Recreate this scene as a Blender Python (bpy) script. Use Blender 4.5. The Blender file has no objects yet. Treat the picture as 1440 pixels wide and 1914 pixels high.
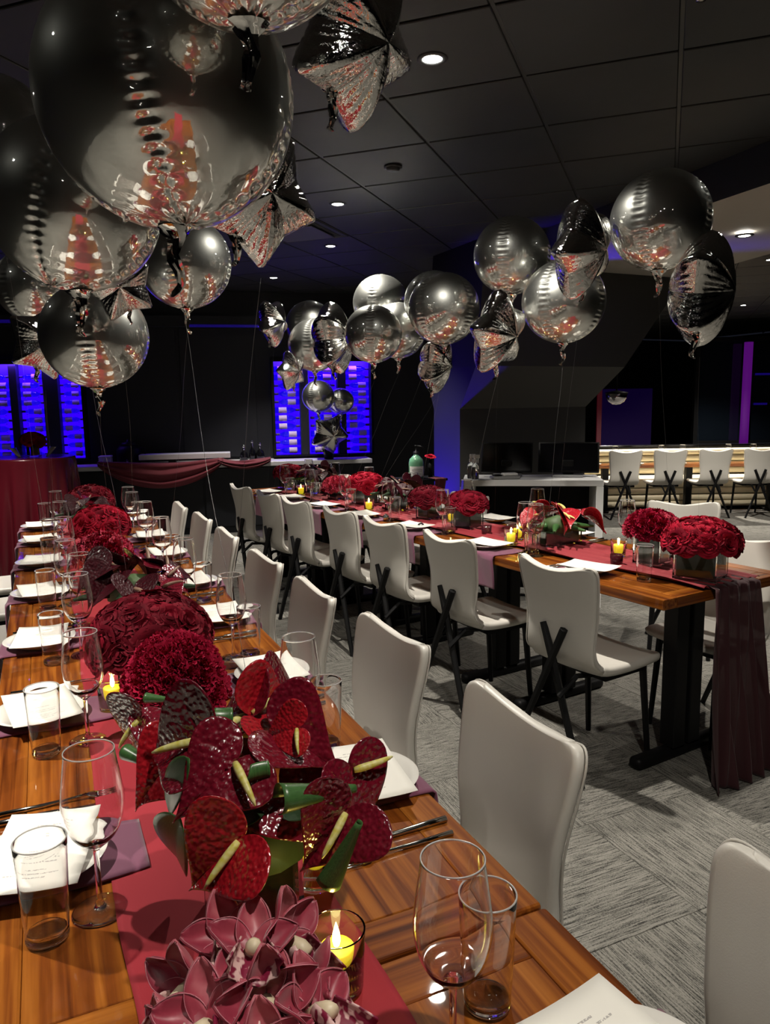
import bpy, bmesh, math, random
from mathutils import Matrix, Vector, Euler
random.seed(7)
PI = math.pi
sin, cos = math.sin, math.cos
SC = bpy.context.scene
COL = SC.collection

# ------------------------------------------------------------------ camera, world, exposure
YAW, PITCH, ROLL, FPX = math.radians(24.46), 0.1439, -0.0146, 1402.6
cam_data = bpy.data.cameras.new('camera')
cam_data.sensor_fit = 'VERTICAL'
cam_data.sensor_height = 36.0
cam_data.lens = FPX * 36.0 / 1914.0
cam_data.clip_start = 0.02
cam = bpy.data.objects.new('camera', cam_data)
COL.objects.link(cam)
fwd = Vector((sin(YAW) * cos(PITCH), cos(YAW) * cos(PITCH), -sin(PITCH)))
rgt = Vector((cos(YAW), -sin(YAW), 0))
up = rgt.cross(fwd)
r2 = cos(ROLL) * rgt + sin(ROLL) * up
u2 = -sin(ROLL) * rgt + cos(ROLL) * up
CAMPOS = Vector((0, 0, 1.48))
cam.matrix_world = Matrix(((r2.x, u2.x, -fwd.x, 0), (r2.y, u2.y, -fwd.y, 0), (r2.z, u2.z, -fwd.z, CAMPOS.z), (0, 0, 0, 1)))
SC.camera = cam

world = bpy.data.worlds.new('night')
SC.world = world
world.use_nodes = True
world.node_tree.nodes['Background'].inputs[0].default_value = (0.008, 0.009, 0.014, 1)
world.node_tree.nodes['Background'].inputs[1].default_value = 0.35
SC.view_settings.view_transform = 'Standard'
SC.view_settings.look = 'None'
SC.view_settings.gamma = 1
SC.view_settings.use_curve_mapping = False
SC.view_settings.exposure = 0.98
try:
    SC.cycles.use_denoising = True
    SC.cycles.max_bounces = 14
    SC.cycles.transmission_bounces = 12
    SC.cycles.transparent_max_bounces = 16
    SC.cycles.glossy_bounces = 6
    SC.cycles.diffuse_bounces = 3
    SC.cycles.sample_clamp_indirect = 6
    SC.cycles.caustics_reflective = False
    SC.cycles.use_adaptive_sampling = True
except Exception:
    pass

# ceiling downlights, some added out of view for fill: x, y, z, power, cone (degrees), label
CEIL = 2.82
WARM = (1.0, 0.93, 0.82)
DOWNLIGHTS = [
    (1.508, 2.803, CEIL, 150, 124, 'bright round downlight in the dark ceiling beside the big star balloon'),
    (1.940, 4.963, CEIL, 140, 100, 'round downlight in the dark ceiling next to the square air vent'),
    (2.372, 6.259, CEIL, 110, 96, 'round downlight in the dark ceiling just beyond the square air vent'),
    (2.372, 7.987, CEIL, 85, 84, 'small downlight in the dark ceiling above the bar counter'),
    (-1.084, 1.939, CEIL, 175, 88, 'downlight in the ceiling on the outer side of the flat runner table'),
    (-0.652, -0.653, CEIL, 130, 84, 'downlight in the ceiling behind the end of the flat runner table'),
    (0.644, 0.211, CEIL, 62, 150, 'downlight in the ceiling over the near end of the flat runner table'),
    (-1.084, 4.099, CEIL, 55, 84, 'added unseen downlight in the ceiling beside the far half of the flat runner table'),  # assumed lamp, added out of view to light this side
    (-0.652, 5.827, CEIL, 150, 90, 'downlight in the ceiling before the round draped table'),
    (1.076, -1.085, CEIL, 55, 84, 'downlight in the ceiling behind the aisle'),
    (0.644, 3.667, CEIL, 28, 90, 'added fill downlight in the ceiling hidden behind the biggest ball balloon'),  # added lamp, placed where the balloon hides it, to light the table
    (4.100, 2.600, 2.58, 70, 100, 'added fill downlight in the bulkhead outside the view'),  # added out of view to brighten the console side
    (3.236, 2.371, CEIL, 62, 90, 'added fill downlight in the ceiling beyond the ruched runner table'),  # unseen lamp added for the table end and the console
    (4.470, 3.830, 2.58, 40, 84, 'round downlight set into the beige bulkhead'),
    (6.630, 5.360, CEIL, 150, 110, 'downlight beyond the beige bulkhead at the edge of view'),
    (7.770, 8.110, CEIL, 400, 110, 'small downlight beyond the bulkhead above the cream banquette'),
    (9.435, 8.041, CEIL, 160, 110, 'farther small downlight beyond the bulkhead near the window'),
]


# ------------------------------------------------------------------ mesh helpers
class MB:
    def __init__(s):
        s.v, s.f, s.m = [], [], []

    def add(s, vs, fs, mi=0, mat=None):
        o = len(s.v)
        if mat is not None:
            vs = [mat @ Vector(v) for v in vs]
        s.v.extend(tuple(v) for v in vs)
        s.f.extend(tuple(i + o for i in f) for f in fs)
        s.m.extend([mi] * len(fs))
        return s

    def box(s, x0, x1, y0, y1, z0, z1, mi=0, mat=None, bev=0.0, seg=1):
        if bev <= 0:
            vs = [(x, y, z) for z in (z0, z1) for y in (y0, y1) for x in (x0, x1)]
            fs = [(0, 2, 3, 1), (4, 5, 7, 6), (0, 1, 5, 4), (2, 6, 7, 3), (0, 4, 6, 2), (1, 3, 7, 5)]
            return s.add(vs, fs, mi, mat)
        bm = bmesh.new()
        bmesh.ops.create_cube(bm, size=1)
        for v in bm.verts:
            v.co = Vector(((x0 + x1) / 2 + v.co.x * (x1 - x0), (y0 + y1) / 2 + v.co.y * (y1 - y0), (z0 + z1) / 2 + v.co.z * (z1 - z0)))
        bmesh.ops.bevel(bm, geom=bm.edges[:], offset=bev, segments=seg, affect='EDGES', profile=0.5)
        bm.verts.index_update()
        vs = [v.co.copy() for v in bm.verts]
        fs = [[v.index for v in f.verts] for f in bm.faces]
        bm.free()
        return s.add(vs, fs, mi, mat)

    def lathe(s, prof, n=24, mi=0, mat=None, cap=False):
        vs, fs = [], []
        for r, z in prof:
            for k in range(n):
                a = 2 * PI * k / n
                vs.append((r * cos(a), r * sin(a), z))
        for i in range(len(prof) - 1):
            for k in range(n):
                k2 = (k + 1) % n
                fs.append((i * n + k, i * n + k2, (i + 1) * n + k2, (i + 1) * n + k))
        if cap:
            fs.append(tuple(range(n - 1, -1, -1)))
            fs.append(tuple((len(prof) - 1) * n + k for k in range(n)))
        return s.add(vs, fs, mi, mat)

    def grid(s, fn, nu, nv, mi=0, mat=None, cu=False, cv=False):
        vs = [fn(i / (nu if cu else nu - 1), j / (nv if cv else nv - 1)) for i in range(nu) for j in range(nv)]
        fs = []
        for i in range(nu if cu else nu - 1):
            for j in range(nv if cv else nv - 1):
                a, b = i, (i + 1) % nu
                c, d = j, (j + 1) % nv
                fs.append((a * nv + c, b * nv + c, b * nv + d, a * nv + d))
        return s.add(vs, fs, mi, mat)

    def tube(s, pts, rad, n=8, mi=0, mat=None, cap=True, flat=1.0, upv=(0, 0, 1)):
        pts = [Vector(p) for p in pts]
        m = len(pts)
        rads = rad if isinstance(rad, (list, tuple)) else [rad] * m
        vs, fs = [], []
        t0 = (pts[1] - pts[0]).normalized()
        ref = Vector(upv)
        if abs(t0.dot(ref)) > 0.95:
            ref = Vector((1, 0, 0))
        nrm = (ref - t0 * ref.dot(t0)).normalized()
        for i in range(m):
            t = (pts[min(i + 1, m - 1)] - pts[max(i - 1, 0)]).normalized()
            nrm = (nrm - t * nrm.dot(t))
            nrm = nrm.normalized() if nrm.length > 1e-6 else t.orthogonal().normalized()
            b = t.cross(nrm)
            for k in range(n):
                a = 2 * PI * k / n + PI / n
                vs.append(pts[i] + nrm * (cos(a) * rads[i]) + b * (sin(a) * rads[i] * flat))
        for i in range(m - 1):
            for k in range(n):
                k2 = (k + 1) % n
                fs.append((i * n + k, i * n + k2, (i + 1) * n + k2, (i + 1) * n + k))
        if cap:
            fs.append(tuple(range(n - 1, -1, -1)))
            fs.append(tuple((m - 1) * n + k for k in range(n)))
        return s.add(vs, fs, mi, mat)

    def mesh(s, name, mats, smooth=True, angle=None):
        me = bpy.data.meshes.new(name)
        me.from_pydata([tuple(v) for v in s.v], [], s.f)
        for m in (mats if isinstance(mats, (list, tuple)) else [mats]):
            me.materials.append(m)
        me.polygons.foreach_set('material_index', s.m)
        me.update()
        bm = bmesh.new()
        bm.from_mesh(me)
        bmesh.ops.recalc_face_normals(bm, faces=bm.faces[:])
        if smooth:
            for f in bm.faces:
                f.smooth = True
            if angle:
                for e in bm.edges:
                    if len(e.link_faces) == 2 and e.calc_face_angle(0) > math.radians(angle):
                        e.smooth = False
        bm.to_mesh(me)
        bm.free()
        return me


def solid_sheet(fn, nu, nv, th):
    """closed thin slab from a surface function: front sheet, back sheet offset along the normal, side strips"""
    mb = MB()
    P = [[Vector(fn(i / (nu - 1), j / (nv - 1))) for j in range(nv)] for i in range(nu)]
    N = []
    for i in range(nu):
        row = []
        for j in range(nv):
            a = P[min(i + 1, nu - 1)][j] - P[max(i - 1, 0)][j]
            b = P[i][min(j + 1, nv - 1)] - P[i][max(j - 1, 0)]
            c = a.cross(b)
            row.append(c.normalized() if c.length > 1e-12 else Vector((0, 0, 1)))
        N.append(row)
    vs = [P[i][j] for i in range(nu) for j in range(nv)] + [P[i][j] - N[i][j] * th for i in range(nu) for j in range(nv)]
    o = nu * nv
    fs = []
    for i in range(nu - 1):
        for j in range(nv - 1):
            q = (i * nv + j, (i + 1) * nv + j, (i + 1) * nv + j + 1, i * nv + j + 1)
            fs.append(q)
            fs.append(tuple(x + o for x in reversed(q)))
    for i in range(nu - 1):
        for j in (0, nv - 1):
            fs.append((i * nv + j, (i + 1) * nv + j, (i + 1) * nv + j + o, i * nv + j + o))
    for j in range(nv - 1):
        for i in (0, nu - 1):
            fs.append((i * nv + j, i * nv + j + 1, i * nv + j + 1 + o, i * nv + j + o))
    return mb.add(vs, fs)


def T(x=0, y=0, z=0, rz=0.0, s=1.0):
    return Matrix.Translation((x, y, z)) @ Matrix.Rotation(rz, 4, 'Z') @ Matrix.Scale(s, 4)


def basis(loc, yaxis, zaxis, s=1.0):
    """frame at loc with local y along yaxis and local z near zaxis"""
    y = Vector(yaxis).normalized()
    z = Vector(zaxis)
    z = (z - y * z.dot(y)).normalized()
    x = y.cross(z)
    m = Matrix(((x.x, y.x, z.x, loc[0]), (x.y, y.y, z.y, loc[1]), (x.z, y.z, z.z, loc[2]), (0, 0, 0, 1)))
    return m @ Matrix.Scale(s, 4)


def part(name, me, parent=None, mat=None, label=None, kind=None):
    o = bpy.data.objects.new(name, me)
    COL.objects.link(o)
    if parent is not None:
        o.parent = parent
    if mat is not None:
        o.matrix_local = mat
    if label:
        o['label'] = label
    if kind:
        o['kind'] = kind
    return o


def thing(name, label, cat, mat=None, group=None, me=None):
    o = bpy.data.objects.new(name, me)
    COL.objects.link(o)
    if me is None:
        o.empty_display_size = 0.05
    if mat is not None:
        o.matrix_world = mat
    o['label'] = label
    o['category'] = cat
    if group:
        o['group'] = group
    return o


def struct(name, me, mat=None, parent=None):
    o = part(name, me, parent, mat)
    if parent is None:
        o['kind'] = 'structure'
    return o


def copy_tree(src, mat=None, label=None, group=None, parent=None):
    c = src.copy()
    COL.objects.link(c)
    if parent is not None:
        c.parent = parent
        c.matrix_parent_inverse = src.matrix_parent_inverse
        c.matrix_local = src.matrix_local
    if mat is not None:
        c.matrix_world = mat
    if label:
        c['label'] = label
    if group:
        c['group'] = group
    for ch in CH.get(src.name, []):
        copy_tree(ch, parent=c)
    return c


CH = {}


def register(o):
    """remember the children of a finished thing so that copies can be made from it"""
    kids = [x for x in COL.objects if x.parent == o]
    CH[o.name] = kids
    for k in kids:
        register(k)


# ------------------------------------------------------------------ materials
def new_mat(name):
    m = bpy.data.materials.new(name)
    m.use_nodes = True
    return m, m.node_tree, m.node_tree.nodes['Principled BSDF']


def pbr(name, col, rough=0.5, metal=0.0, **kw):
    m, nt, b = new_mat(name)
    b.inputs['Base Color'].default_value = (*col, 1)
    b.inputs['Roughness'].default_value = rough
    b.inputs['Metallic'].default_value = metal
    for k, v in kw.items():
        k = k.replace('_', ' ')
        b.inputs[k].default_value = v
    return m


def noise_bump(m, scale=200.0, strength=0.2, dist=0.001, detail=3.0, stretch=None):
    nt = m.node_tree
    b = nt.nodes['Principled BSDF']
    tc = nt.nodes.new('ShaderNodeTexCoord')
    mp = nt.nodes.new('ShaderNodeMapping')
    if stretch:
        mp.inputs['Scale'].default_value = stretch
    n = nt.nodes.new('ShaderNodeTexNoise')
    n.inputs['Scale'].default_value = scale
    n.inputs['Detail'].default_value = detail
    bp = nt.nodes.new('ShaderNodeBump')
    bp.inputs['Strength'].default_value = strength
    bp.inputs['Distance'].default_value = dist
    nt.links.new(tc.outputs['Object'], mp.inputs[0])
    nt.links.new(mp.outputs[0], n.inputs['Vector'])
    nt.links.new(n.outputs[0], bp.inputs['Height'])
    nt.links.new(bp.outputs[0], b.inputs['Normal'])
    return m


def ramp_noise(m, cols, scale=5.0, detail=4.0, stretch=None, coord='Object', dist=0.0):
    """colour the base from a noise through a ramp: cols = [(pos, rgb), ...]"""
    nt = m.node_tree
    b = nt.nodes['Principled BSDF']
    tc = nt.nodes.new('ShaderNodeTexCoord')
    mp = nt.nodes.new('ShaderNodeMapping')
    if stretch:
        mp.inputs['Scale'].default_value = stretch
    n = nt.nodes.new('ShaderNodeTexNoise')
    n.inputs['Scale'].default_value = scale
    n.inputs['Detail'].default_value = detail
    n.inputs['Distortion'].default_value = dist
    r = nt.nodes.new('ShaderNodeValToRGB')
    els = r.color_ramp.elements
    while len(els) < len(cols):
        els.new(0.5)
    for e, (p, c) in zip(els, cols):
        e.position = p
        e.color = (*c, 1)
    nt.links.new(tc.outputs[coord], mp.inputs[0])
    nt.links.new(mp.outputs[0], n.inputs['Vector'])
    nt.links.new(n.outputs[0], r.inputs[0])
    nt.links.new(r.outputs[0], b.inputs['Base Color'])
    return m


def emit(name, col, strength):
    m, nt, b = new_mat(name)
    b.inputs['Base Color'].default_value = (*[c * 0.3 for c in col], 1)
    b.inputs['Emission Color'].default_value = (*col, 1)
    b.inputs['Emission Strength'].default_value = strength
    return m


def wood(name, axis):
    m, nt, b = new_mat(name)
    st = (34, 1.1, 34) if axis == 'Y' else (1.1, 34, 34)
    ramp_noise(m, [(0.30, (0.060, 0.012, 0.002)), (0.45, (0.165, 0.042, 0.006)), (0.57, (0.255, 0.078, 0.010)), (0.75, (0.36, 0.125, 0.020))], 1.6, 7.0, st, dist=0.5)
    b.inputs['Roughness'].default_value = 0.42
    b.inputs['Specular IOR Level'].default_value = 0.05
    b.inputs['Coat Weight'].default_value = 0.7
    b.inputs['Coat Roughness'].default_value = 0.018
    return m


def carpet_mat():
    m, nt, b = new_mat('carpet')
    tc = nt.nodes.new('ShaderNodeTexCoord')
    mp = nt.nodes.new('ShaderNodeMapping')
    mp.inputs['Scale'].default_value = (14, 260, 1)
    n1 = nt.nodes.new('ShaderNodeTexNoise')
    n1.inputs['Scale'].default_value = 1.0
    n1.inputs['Detail'].default_value = 2.0
    mp2 = nt.nodes.new('ShaderNodeMapping')
    mp2.inputs['Scale'].default_value = (150, 620, 60)
    n2 = nt.nodes.new('ShaderNodeTexNoise')
    n2.inputs['Scale'].default_value = 1.0
    n2.inputs['Detail'].default_value = 2.0
    info = nt.nodes.new('ShaderNodeObjectInfo')
    off = nt.nodes.new('ShaderNodeVectorMath')
    off.operation = 'ADD'
    sc = nt.nodes.new('ShaderNodeMath')
    sc.operation = 'MULTIPLY'
    sc.inputs[1].default_value = 7.0
    nt.links.new(info.outputs['Random'], sc.inputs[0])
    nt.links.new(tc.outputs['Object'], off.inputs[0])
    nt.links.new(sc.outputs[0], off.inputs[1])
    nt.links.new(off.outputs[0], mp.inputs[0])
    nt.links.new(off.outputs[0], mp2.inputs[0])
    nt.links.new(mp.outputs[0], n1.inputs['Vector'])
    nt.links.new(mp2.outputs[0], n2.inputs['Vector'])
    mix = nt.nodes.new('ShaderNodeMath')
    mix.operation = 'ADD'
    h = nt.nodes.new('ShaderNodeMath')
    h.operation = 'MULTIPLY'
    h.inputs[1].default_value = 0.8
    nt.links.new(n2.outputs[0], h.inputs[0])
    nt.links.new(n1.outputs[0], mix.inputs[0])
    nt.links.new(h.outputs[0], mix.inputs[1])
    r = nt.nodes.new('ShaderNodeValToRGB')
    r.color_ramp.elements[0].position = 0.70
    r.color_ramp.elements[0].color = (0.040, 0.039, 0.036, 1)
    r.color_ramp.elements[1].position = 1.08
    r.color_ramp.elements[1].color = (0.25, 0.24, 0.215, 1)
    nt.links.new(mix.outputs[0], r.inputs[0])
    nt.links.new(r.outputs[0], b.inputs['Base Color'])
    b.inputs['Roughness'].default_value = 0.95
    b.inputs['Specular IOR Level'].default_value = 0.1
    bp = nt.nodes.new('ShaderNodeBump')
    bp.inputs['Strength'].default_value = 0.5
    bp.inputs['Distance'].default_value = 0.003
    nt.links.new(mix.outputs[0], bp.inputs['Height'])
    nt.links.new(bp.outputs[0], b.inputs['Normal'])
    return m


def menu_mat(name, w, h):
    """white card with short grey printed lines, flat print only"""
    m, nt, b = new_mat(name)
    tc = nt.nodes.new('ShaderNodeTexCoord')
    sp = nt.nodes.new('ShaderNodeSeparateXYZ')
    nt.links.new(tc.outputs['Object'], sp.inputs[0])

    def math_n(op, a, bb=None):
        n = nt.nodes.new('ShaderNodeMath')
        n.operation = op
        for i, x in enumerate((a, bb)):
            if x is None:
                continue
            if isinstance(x, (int, float)):
                n.inputs[i].default_value = x
            else:
                nt.links.new(x, n.inputs[i])
        return n.outputs[0]
    X, Y = sp.outputs[0], sp.outputs[1]
    row = math_n('FLOOR', math_n('MULTIPLY', Y, 95.0))
    fr = math_n('FRACT', math_n('MULTIPLY', Y, 95.0))
    inrow = math_n('LESS_THAN', fr, 0.30)
    wn = nt.nodes.new('ShaderNodeTexWhiteNoise')
    wn.noise_dimensions = '1D'
    nt.links.new(row, wn.inputs['W'])
    wid = math_n('MULTIPLY', math_n('SUBTRACT', wn.outputs['Value'], 0.25), w * 0.42)
    inw = math_n('LESS_THAN', math_n('ABSOLUTE', X), wid)
    iny = math_n('LESS_THAN', math_n('ABSOLUTE', Y), h * 0.36)
    nz = nt.nodes.new('ShaderNodeTexNoise')
    nz.inputs['Scale'].default_value = 420.0
    nt.links.new(tc.outputs['Object'], nz.inputs['Vector'])
    gl = math_n('GREATER_THAN', nz.outputs[0], 0.47)
    fac = math_n('MULTIPLY', math_n('MULTIPLY', inrow, inw), math_n('MULTIPLY', iny, gl))
    mx = nt.nodes.new('ShaderNodeMix')
    mx.data_type = 'RGBA'
    mx.inputs[6].default_value = (0.80, 0.78, 0.72, 1)
    mx.inputs[7].default_value = (0.42, 0.40, 0.38, 1)
    nt.links.new(fac, mx.inputs[0])
    nt.links.new(mx.outputs[2], b.inputs['Base Color'])
    b.inputs['Roughness'].default_value = 0.7
    return m


def glass_mat(name, col=(1, 1, 1), rough=0.0, ior=1.45):
    m, nt, b = new_mat(name)
    b.inputs['Base Color'].default_value = (*col, 1)
    b.inputs['Roughness'].default_value = rough
    b.inputs['IOR'].default_value = ior
    b.inputs['Transmission Weight'].default_value = 1.0
    return m


def sheer_mat(name, col, alpha):
    m = pbr(name, col, 0.75)
    m.node_tree.nodes['Principled BSDF'].inputs['Alpha'].default_value = alpha
    m.node_tree.nodes['Principled BSDF'].inputs['Sheen Weight'].default_value = 0.15
    return m


M = {}
M['carpet'] = carpet_mat()
M['screed'] = pbr('floor_screed', (0.02, 0.02, 0.02), 0.9)
M['ceil'] = ramp_noise(noise_bump(pbr('ceiling_tile', (0.05, 0.05, 0.05), 0.62), 300, 0.15), [(0.3, (0.015, 0.0165, 0.017)), (0.7, (0.022, 0.0235, 0.024))], 3.0)
M['grid'] = pbr('ceiling_grid', (0.024, 0.025, 0.0255), 0.5)
M['vent_panel'] = pbr('vent_panel_paint', (0.10, 0.10, 0.102), 0.6)
M['plenum'] = pbr('ceiling_void', (0.004, 0.004, 0.004), 0.9)
M['navy'] = noise_bump(pbr('navy_wall', (0.006, 0.007, 0.012), 0.6), 120, 0.1)
M['black_wall'] = pbr('black_wall', (0.007, 0.007, 0.008), 0.6)
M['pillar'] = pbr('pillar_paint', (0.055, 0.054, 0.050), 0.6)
M['pillar_side'] = pbr('pillar_side_shade', (0.018, 0.018, 0.022), 0.6, Specular_IOR_Level=0.08)  # shade put into the colour: keeps warm light from paling the blue face
M['beige'] = pbr('bulkhead_paint', (0.42, 0.39, 0.34), 0.7)
M['leather'] = noise_bump(pbr('cream_leatherette', (0.62, 0.595, 0.545), 0.42), 420, 0.25, 0.0006)
M['piping'] = pbr('cream_piping', (0.54, 0.515, 0.47), 0.5)
M['black'] = pbr('black_metal', (0.005, 0.005, 0.0055), 0.5, Specular_IOR_Level=0.18)
M['wood'] = wood('walnut_lacquer', 'Y')
M['wood_x'] = wood('walnut_lacquer_cross', 'X')
M['runner'] = noise_bump(pbr('burgundy_cloth', (0.27, 0.009, 0.019), 0.85), 900, 0.15, 0.0005)
M['chiffon'] = pbr('burgundy_chiffon', (0.23, 0.010, 0.018), 0.75, Sheen_Weight=0.08)
M['sheer'] = sheer_mat('burgundy_sheer', (0.042, 0.004, 0.008), 0.88)
M['satin'] = pbr('burgundy_satin', (0.10, 0.007, 0.014), 0.24)
M['swag'] = pbr('wine_red_swag', (0.20, 0.02, 0.035), 0.65, Sheen_Weight=0.2)
M['napkin'] = noise_bump(pbr('mauve_linen', (0.155, 0.040, 0.085), 0.85, Sheen_Weight=0.3), 900, 0.2, 0.0005)
M['china'] = pbr('white_china', (0.68, 0.66, 0.62), 0.18, Coat_Weight=0.4)
M['steel'] = pbr('polished_steel', (0.62, 0.60, 0.57), 0.14, 1.0)
M['chrome'] = noise_bump(pbr('silver_foil', (0.72, 0.725, 0.70), 0.035, 1.0), 9, 0.04, 0.01, 2)
def two_lobe(m, rough2, share):
    """foil: sharp mirror plus a share of wide haze"""
    nt = m.node_tree
    b = nt.nodes['Principled BSDF']
    out = nt.nodes['Material Output']
    g = nt.nodes.new('ShaderNodeBsdfGlossy')
    g.inputs['Roughness'].default_value = rough2
    g.inputs[0].default_value = (.74, .76, .72, 1)
    mx = nt.nodes.new('ShaderNodeMixShader')
    mx.inputs[0].default_value = share
    nt.links.new(b.outputs[0], mx.inputs[1])
    nt.links.new(g.outputs[0], mx.inputs[2])
    nt.links.new(mx.outputs[0], out.inputs[0])
    return m


two_lobe(M['chrome'], .42, .30)
M['chrome_star'] = noise_bump(pbr('silver_star_foil', (0.72, 0.71, 0.69), 0.05, 1.0), 14, 0.22, 0.012, 3)
M['ribbon'] = pbr('silver_ribbon', (0.30, 0.30, 0.30), 0.3, 0.6)
M['glass'] = glass_mat('clear_glass')


M['wall_glass'] = glass_mat('wall_glass', (1, 1, 1), 0.0, 1.40)

def thin_glass(name, tint, edge=0.75, rough=0.015):
    """glass wall too thin to bend what lies behind it: see-through with a mirror share that grows towards its edges"""
    m = bpy.data.materials.new(name)
    m.use_nodes = True
    nt = m.node_tree
    nt.nodes.clear()
    out = nt.nodes.new('ShaderNodeOutputMaterial')
    tr = nt.nodes.new('ShaderNodeBsdfTransparent')
    tr.inputs[0].default_value = (*tint, 1)
    gl = nt.nodes.new('ShaderNodeBsdfGlossy')
    gl.inputs['Roughness'].default_value = rough
    gl.inputs[0].default_value = (1, 1, 1, 1)
    lw = nt.nodes.new('ShaderNodeLayerWeight')
    lw.inputs[0].default_value = 0.5
    pw = nt.nodes.new('ShaderNodeMath')
    pw.operation = 'POWER'
    pw.inputs[1].default_value = 3.2
    ml = nt.nodes.new('ShaderNodeMath')
    ml.operation = 'MULTIPLY_ADD'
    ml.inputs[1].default_value = edge
    ml.inputs[2].default_value = 0.045
    mx = nt.nodes.new('ShaderNodeMixShader')
    nt.links.new(lw.outputs['Facing'], pw.inputs[0])
    nt.links.new(pw.outputs[0], ml.inputs[0])
    nt.links.new(ml.outputs[0], mx.inputs[0])
    nt.links.new(tr.outputs[0], mx.inputs[1])
    nt.links.new(gl.outputs[0], mx.inputs[2])
    nt.links.new(mx.outputs[0], out.inputs[0])
    return m


M['thin'] = thin_glass('thin_clear_glass', (.96, .97, .965))
M['rim_glint'] = pbr('rim_glint_paint', (.80, .80, .78), .18, Alpha=.42, Coat_Weight=1.0)  # whitish colour stands in for the bright highlight along glass rims
M['thin_vase'] = thin_glass('thin_vase_glass', (.90, .95, .91), .6)
M['vase_glass'] = glass_mat('vase_glass', (0.93, 0.97, 0.93))
M['water'] = glass_mat('water', (0.9, 0.97, 0.9), 0.0, 1.33)
M['leaf_wrap'] = ramp_noise(pbr('leaf_lining', (0.03, 0.06, 0.02), 0.45), [(0.3, (0.005, 0.012, 0.004)), (0.7, (0.016, 0.032, 0.010))], 30, 4, (1, 1, 12))
M['leaf'] = ramp_noise(pbr('green_leaf', (0.05, 0.13, 0.04), 0.32), [(0.3, (0.022, 0.070, 0.018)), (0.7, (0.065, 0.160, 0.045))], 14, 3, (22, 0.6, 6))
M['leaf_dark'] = ramp_noise(pbr('dark_leaf', (0.02, 0.05, 0.02), 0.5, Specular_IOR_Level=0.15), [(0.3, (0.010, 0.024, 0.010)), (0.7, (0.025, 0.05, 0.022))], 14, 3, (22, 0.6, 6))
M['stem'] = pbr('flower_stem', (0.05, 0.09, 0.03), 0.6)


def petal_mat(name, a, b_, rough=0.5, scale=18):
    m = ramp_noise(pbr(name, a, 0.7, Specular_IOR_Level=0.09), [(0.32, a), (0.7, b_)], scale, 3)
    return m


M['rose_dark'] = petal_mat('dark_rose_petal', (0.06, 0.0015, 0.006), (0.14, 0.004, 0.013))
M['rose_deep'] = petal_mat('deep_red_rose_petal', (0.10, 0.002, 0.008), (0.21, 0.005, 0.018))
M['rose_bright'] = petal_mat('crimson_rose_petal', (0.24, 0.003, 0.014), (0.43, 0.012, 0.036))
M['carnation'] = petal_mat('crimson_carnation_petal', (0.22, 0.003, 0.020), (0.46, 0.014, 0.055))
M['carnation_pink'] = petal_mat('rose_red_carnation_petal', (0.40, 0.018, 0.06), (0.60, 0.10, 0.14))


def spathe_mat(name, a, b_):
    m, nt, b = new_mat(name)
    ramp_noise(m, [(0.3, a), (0.7, b_)], 22, 2)
    b.inputs['Roughness'].default_value = 0.22
    b.inputs['Coat Weight'].default_value = 1.0
    b.inputs['Coat Roughness'].default_value = 0.10
    tc = nt.nodes.new('ShaderNodeTexCoord')
    v = nt.nodes.new('ShaderNodeTexVoronoi')
    v.inputs['Scale'].default_value = 19.0
    v.feature = 'SMOOTH_F1'
    bp = nt.nodes.new('ShaderNodeBump')
    bp.inputs['Strength'].default_value = 0.26
    bp.inputs['Distance'].default_value = 0.014
    bp.invert = True
    nt.links.new(tc.outputs['Object'], v.inputs['Vector'])
    nt.links.new(v.outputs['Distance'], bp.inputs['Height'])
    nt.links.new(bp.outputs[0], b.inputs['Normal'])
    nt.links.new(bp.outputs[0], b.inputs['Coat Normal'])
    return m


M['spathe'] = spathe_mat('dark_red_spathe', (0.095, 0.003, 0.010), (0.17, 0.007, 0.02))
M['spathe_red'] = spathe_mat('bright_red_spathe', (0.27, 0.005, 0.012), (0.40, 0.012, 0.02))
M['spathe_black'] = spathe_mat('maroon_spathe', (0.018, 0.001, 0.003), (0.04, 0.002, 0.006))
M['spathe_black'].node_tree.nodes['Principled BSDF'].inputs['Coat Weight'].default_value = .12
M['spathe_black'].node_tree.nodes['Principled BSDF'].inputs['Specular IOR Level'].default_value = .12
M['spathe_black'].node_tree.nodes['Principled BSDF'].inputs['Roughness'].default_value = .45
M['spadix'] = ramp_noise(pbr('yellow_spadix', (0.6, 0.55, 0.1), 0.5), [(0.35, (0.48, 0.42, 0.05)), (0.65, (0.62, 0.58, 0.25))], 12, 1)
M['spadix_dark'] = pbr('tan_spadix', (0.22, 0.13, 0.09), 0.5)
M['orchid'] = ramp_noise(pbr('mauve_orchid_petal', (0.3, 0.05, 0.1), 0.45, Sheen_Weight=0.2), [(0.3, (0.20, 0.009, 0.030)), (0.55, (0.34, 0.040, 0.068)), (0.8, (0.48, 0.14, 0.16))], 26, 3)
M['orchid_edge'] = pbr('pale_orchid_edge', (0.46, 0.15, 0.19), 0.5)
M['orchid_lip'] = ramp_noise(pbr('spotted_orchid_lip', (0.5, 0.3, 0.3), 0.45), [(0.46, (0.18, 0.008, 0.035)), (0.56, (0.62, 0.40, 0.38))], 140, 1)
M['orchid_cream'] = pbr('cream_orchid_throat', (0.62, 0.52, 0.36), 0.45)
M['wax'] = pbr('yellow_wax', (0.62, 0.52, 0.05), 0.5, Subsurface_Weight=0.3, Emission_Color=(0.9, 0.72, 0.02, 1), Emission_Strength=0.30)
M['flame'] = emit('candle_flame', (1.0, 0.90, 0.32), 6.0)
M['white'] = pbr('white_laminate', (0.84, 0.84, 0.83), 0.45)
M['white_bar'] = pbr('white_bar_top', (0.74, 0.73, 0.76), 0.4)
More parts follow.
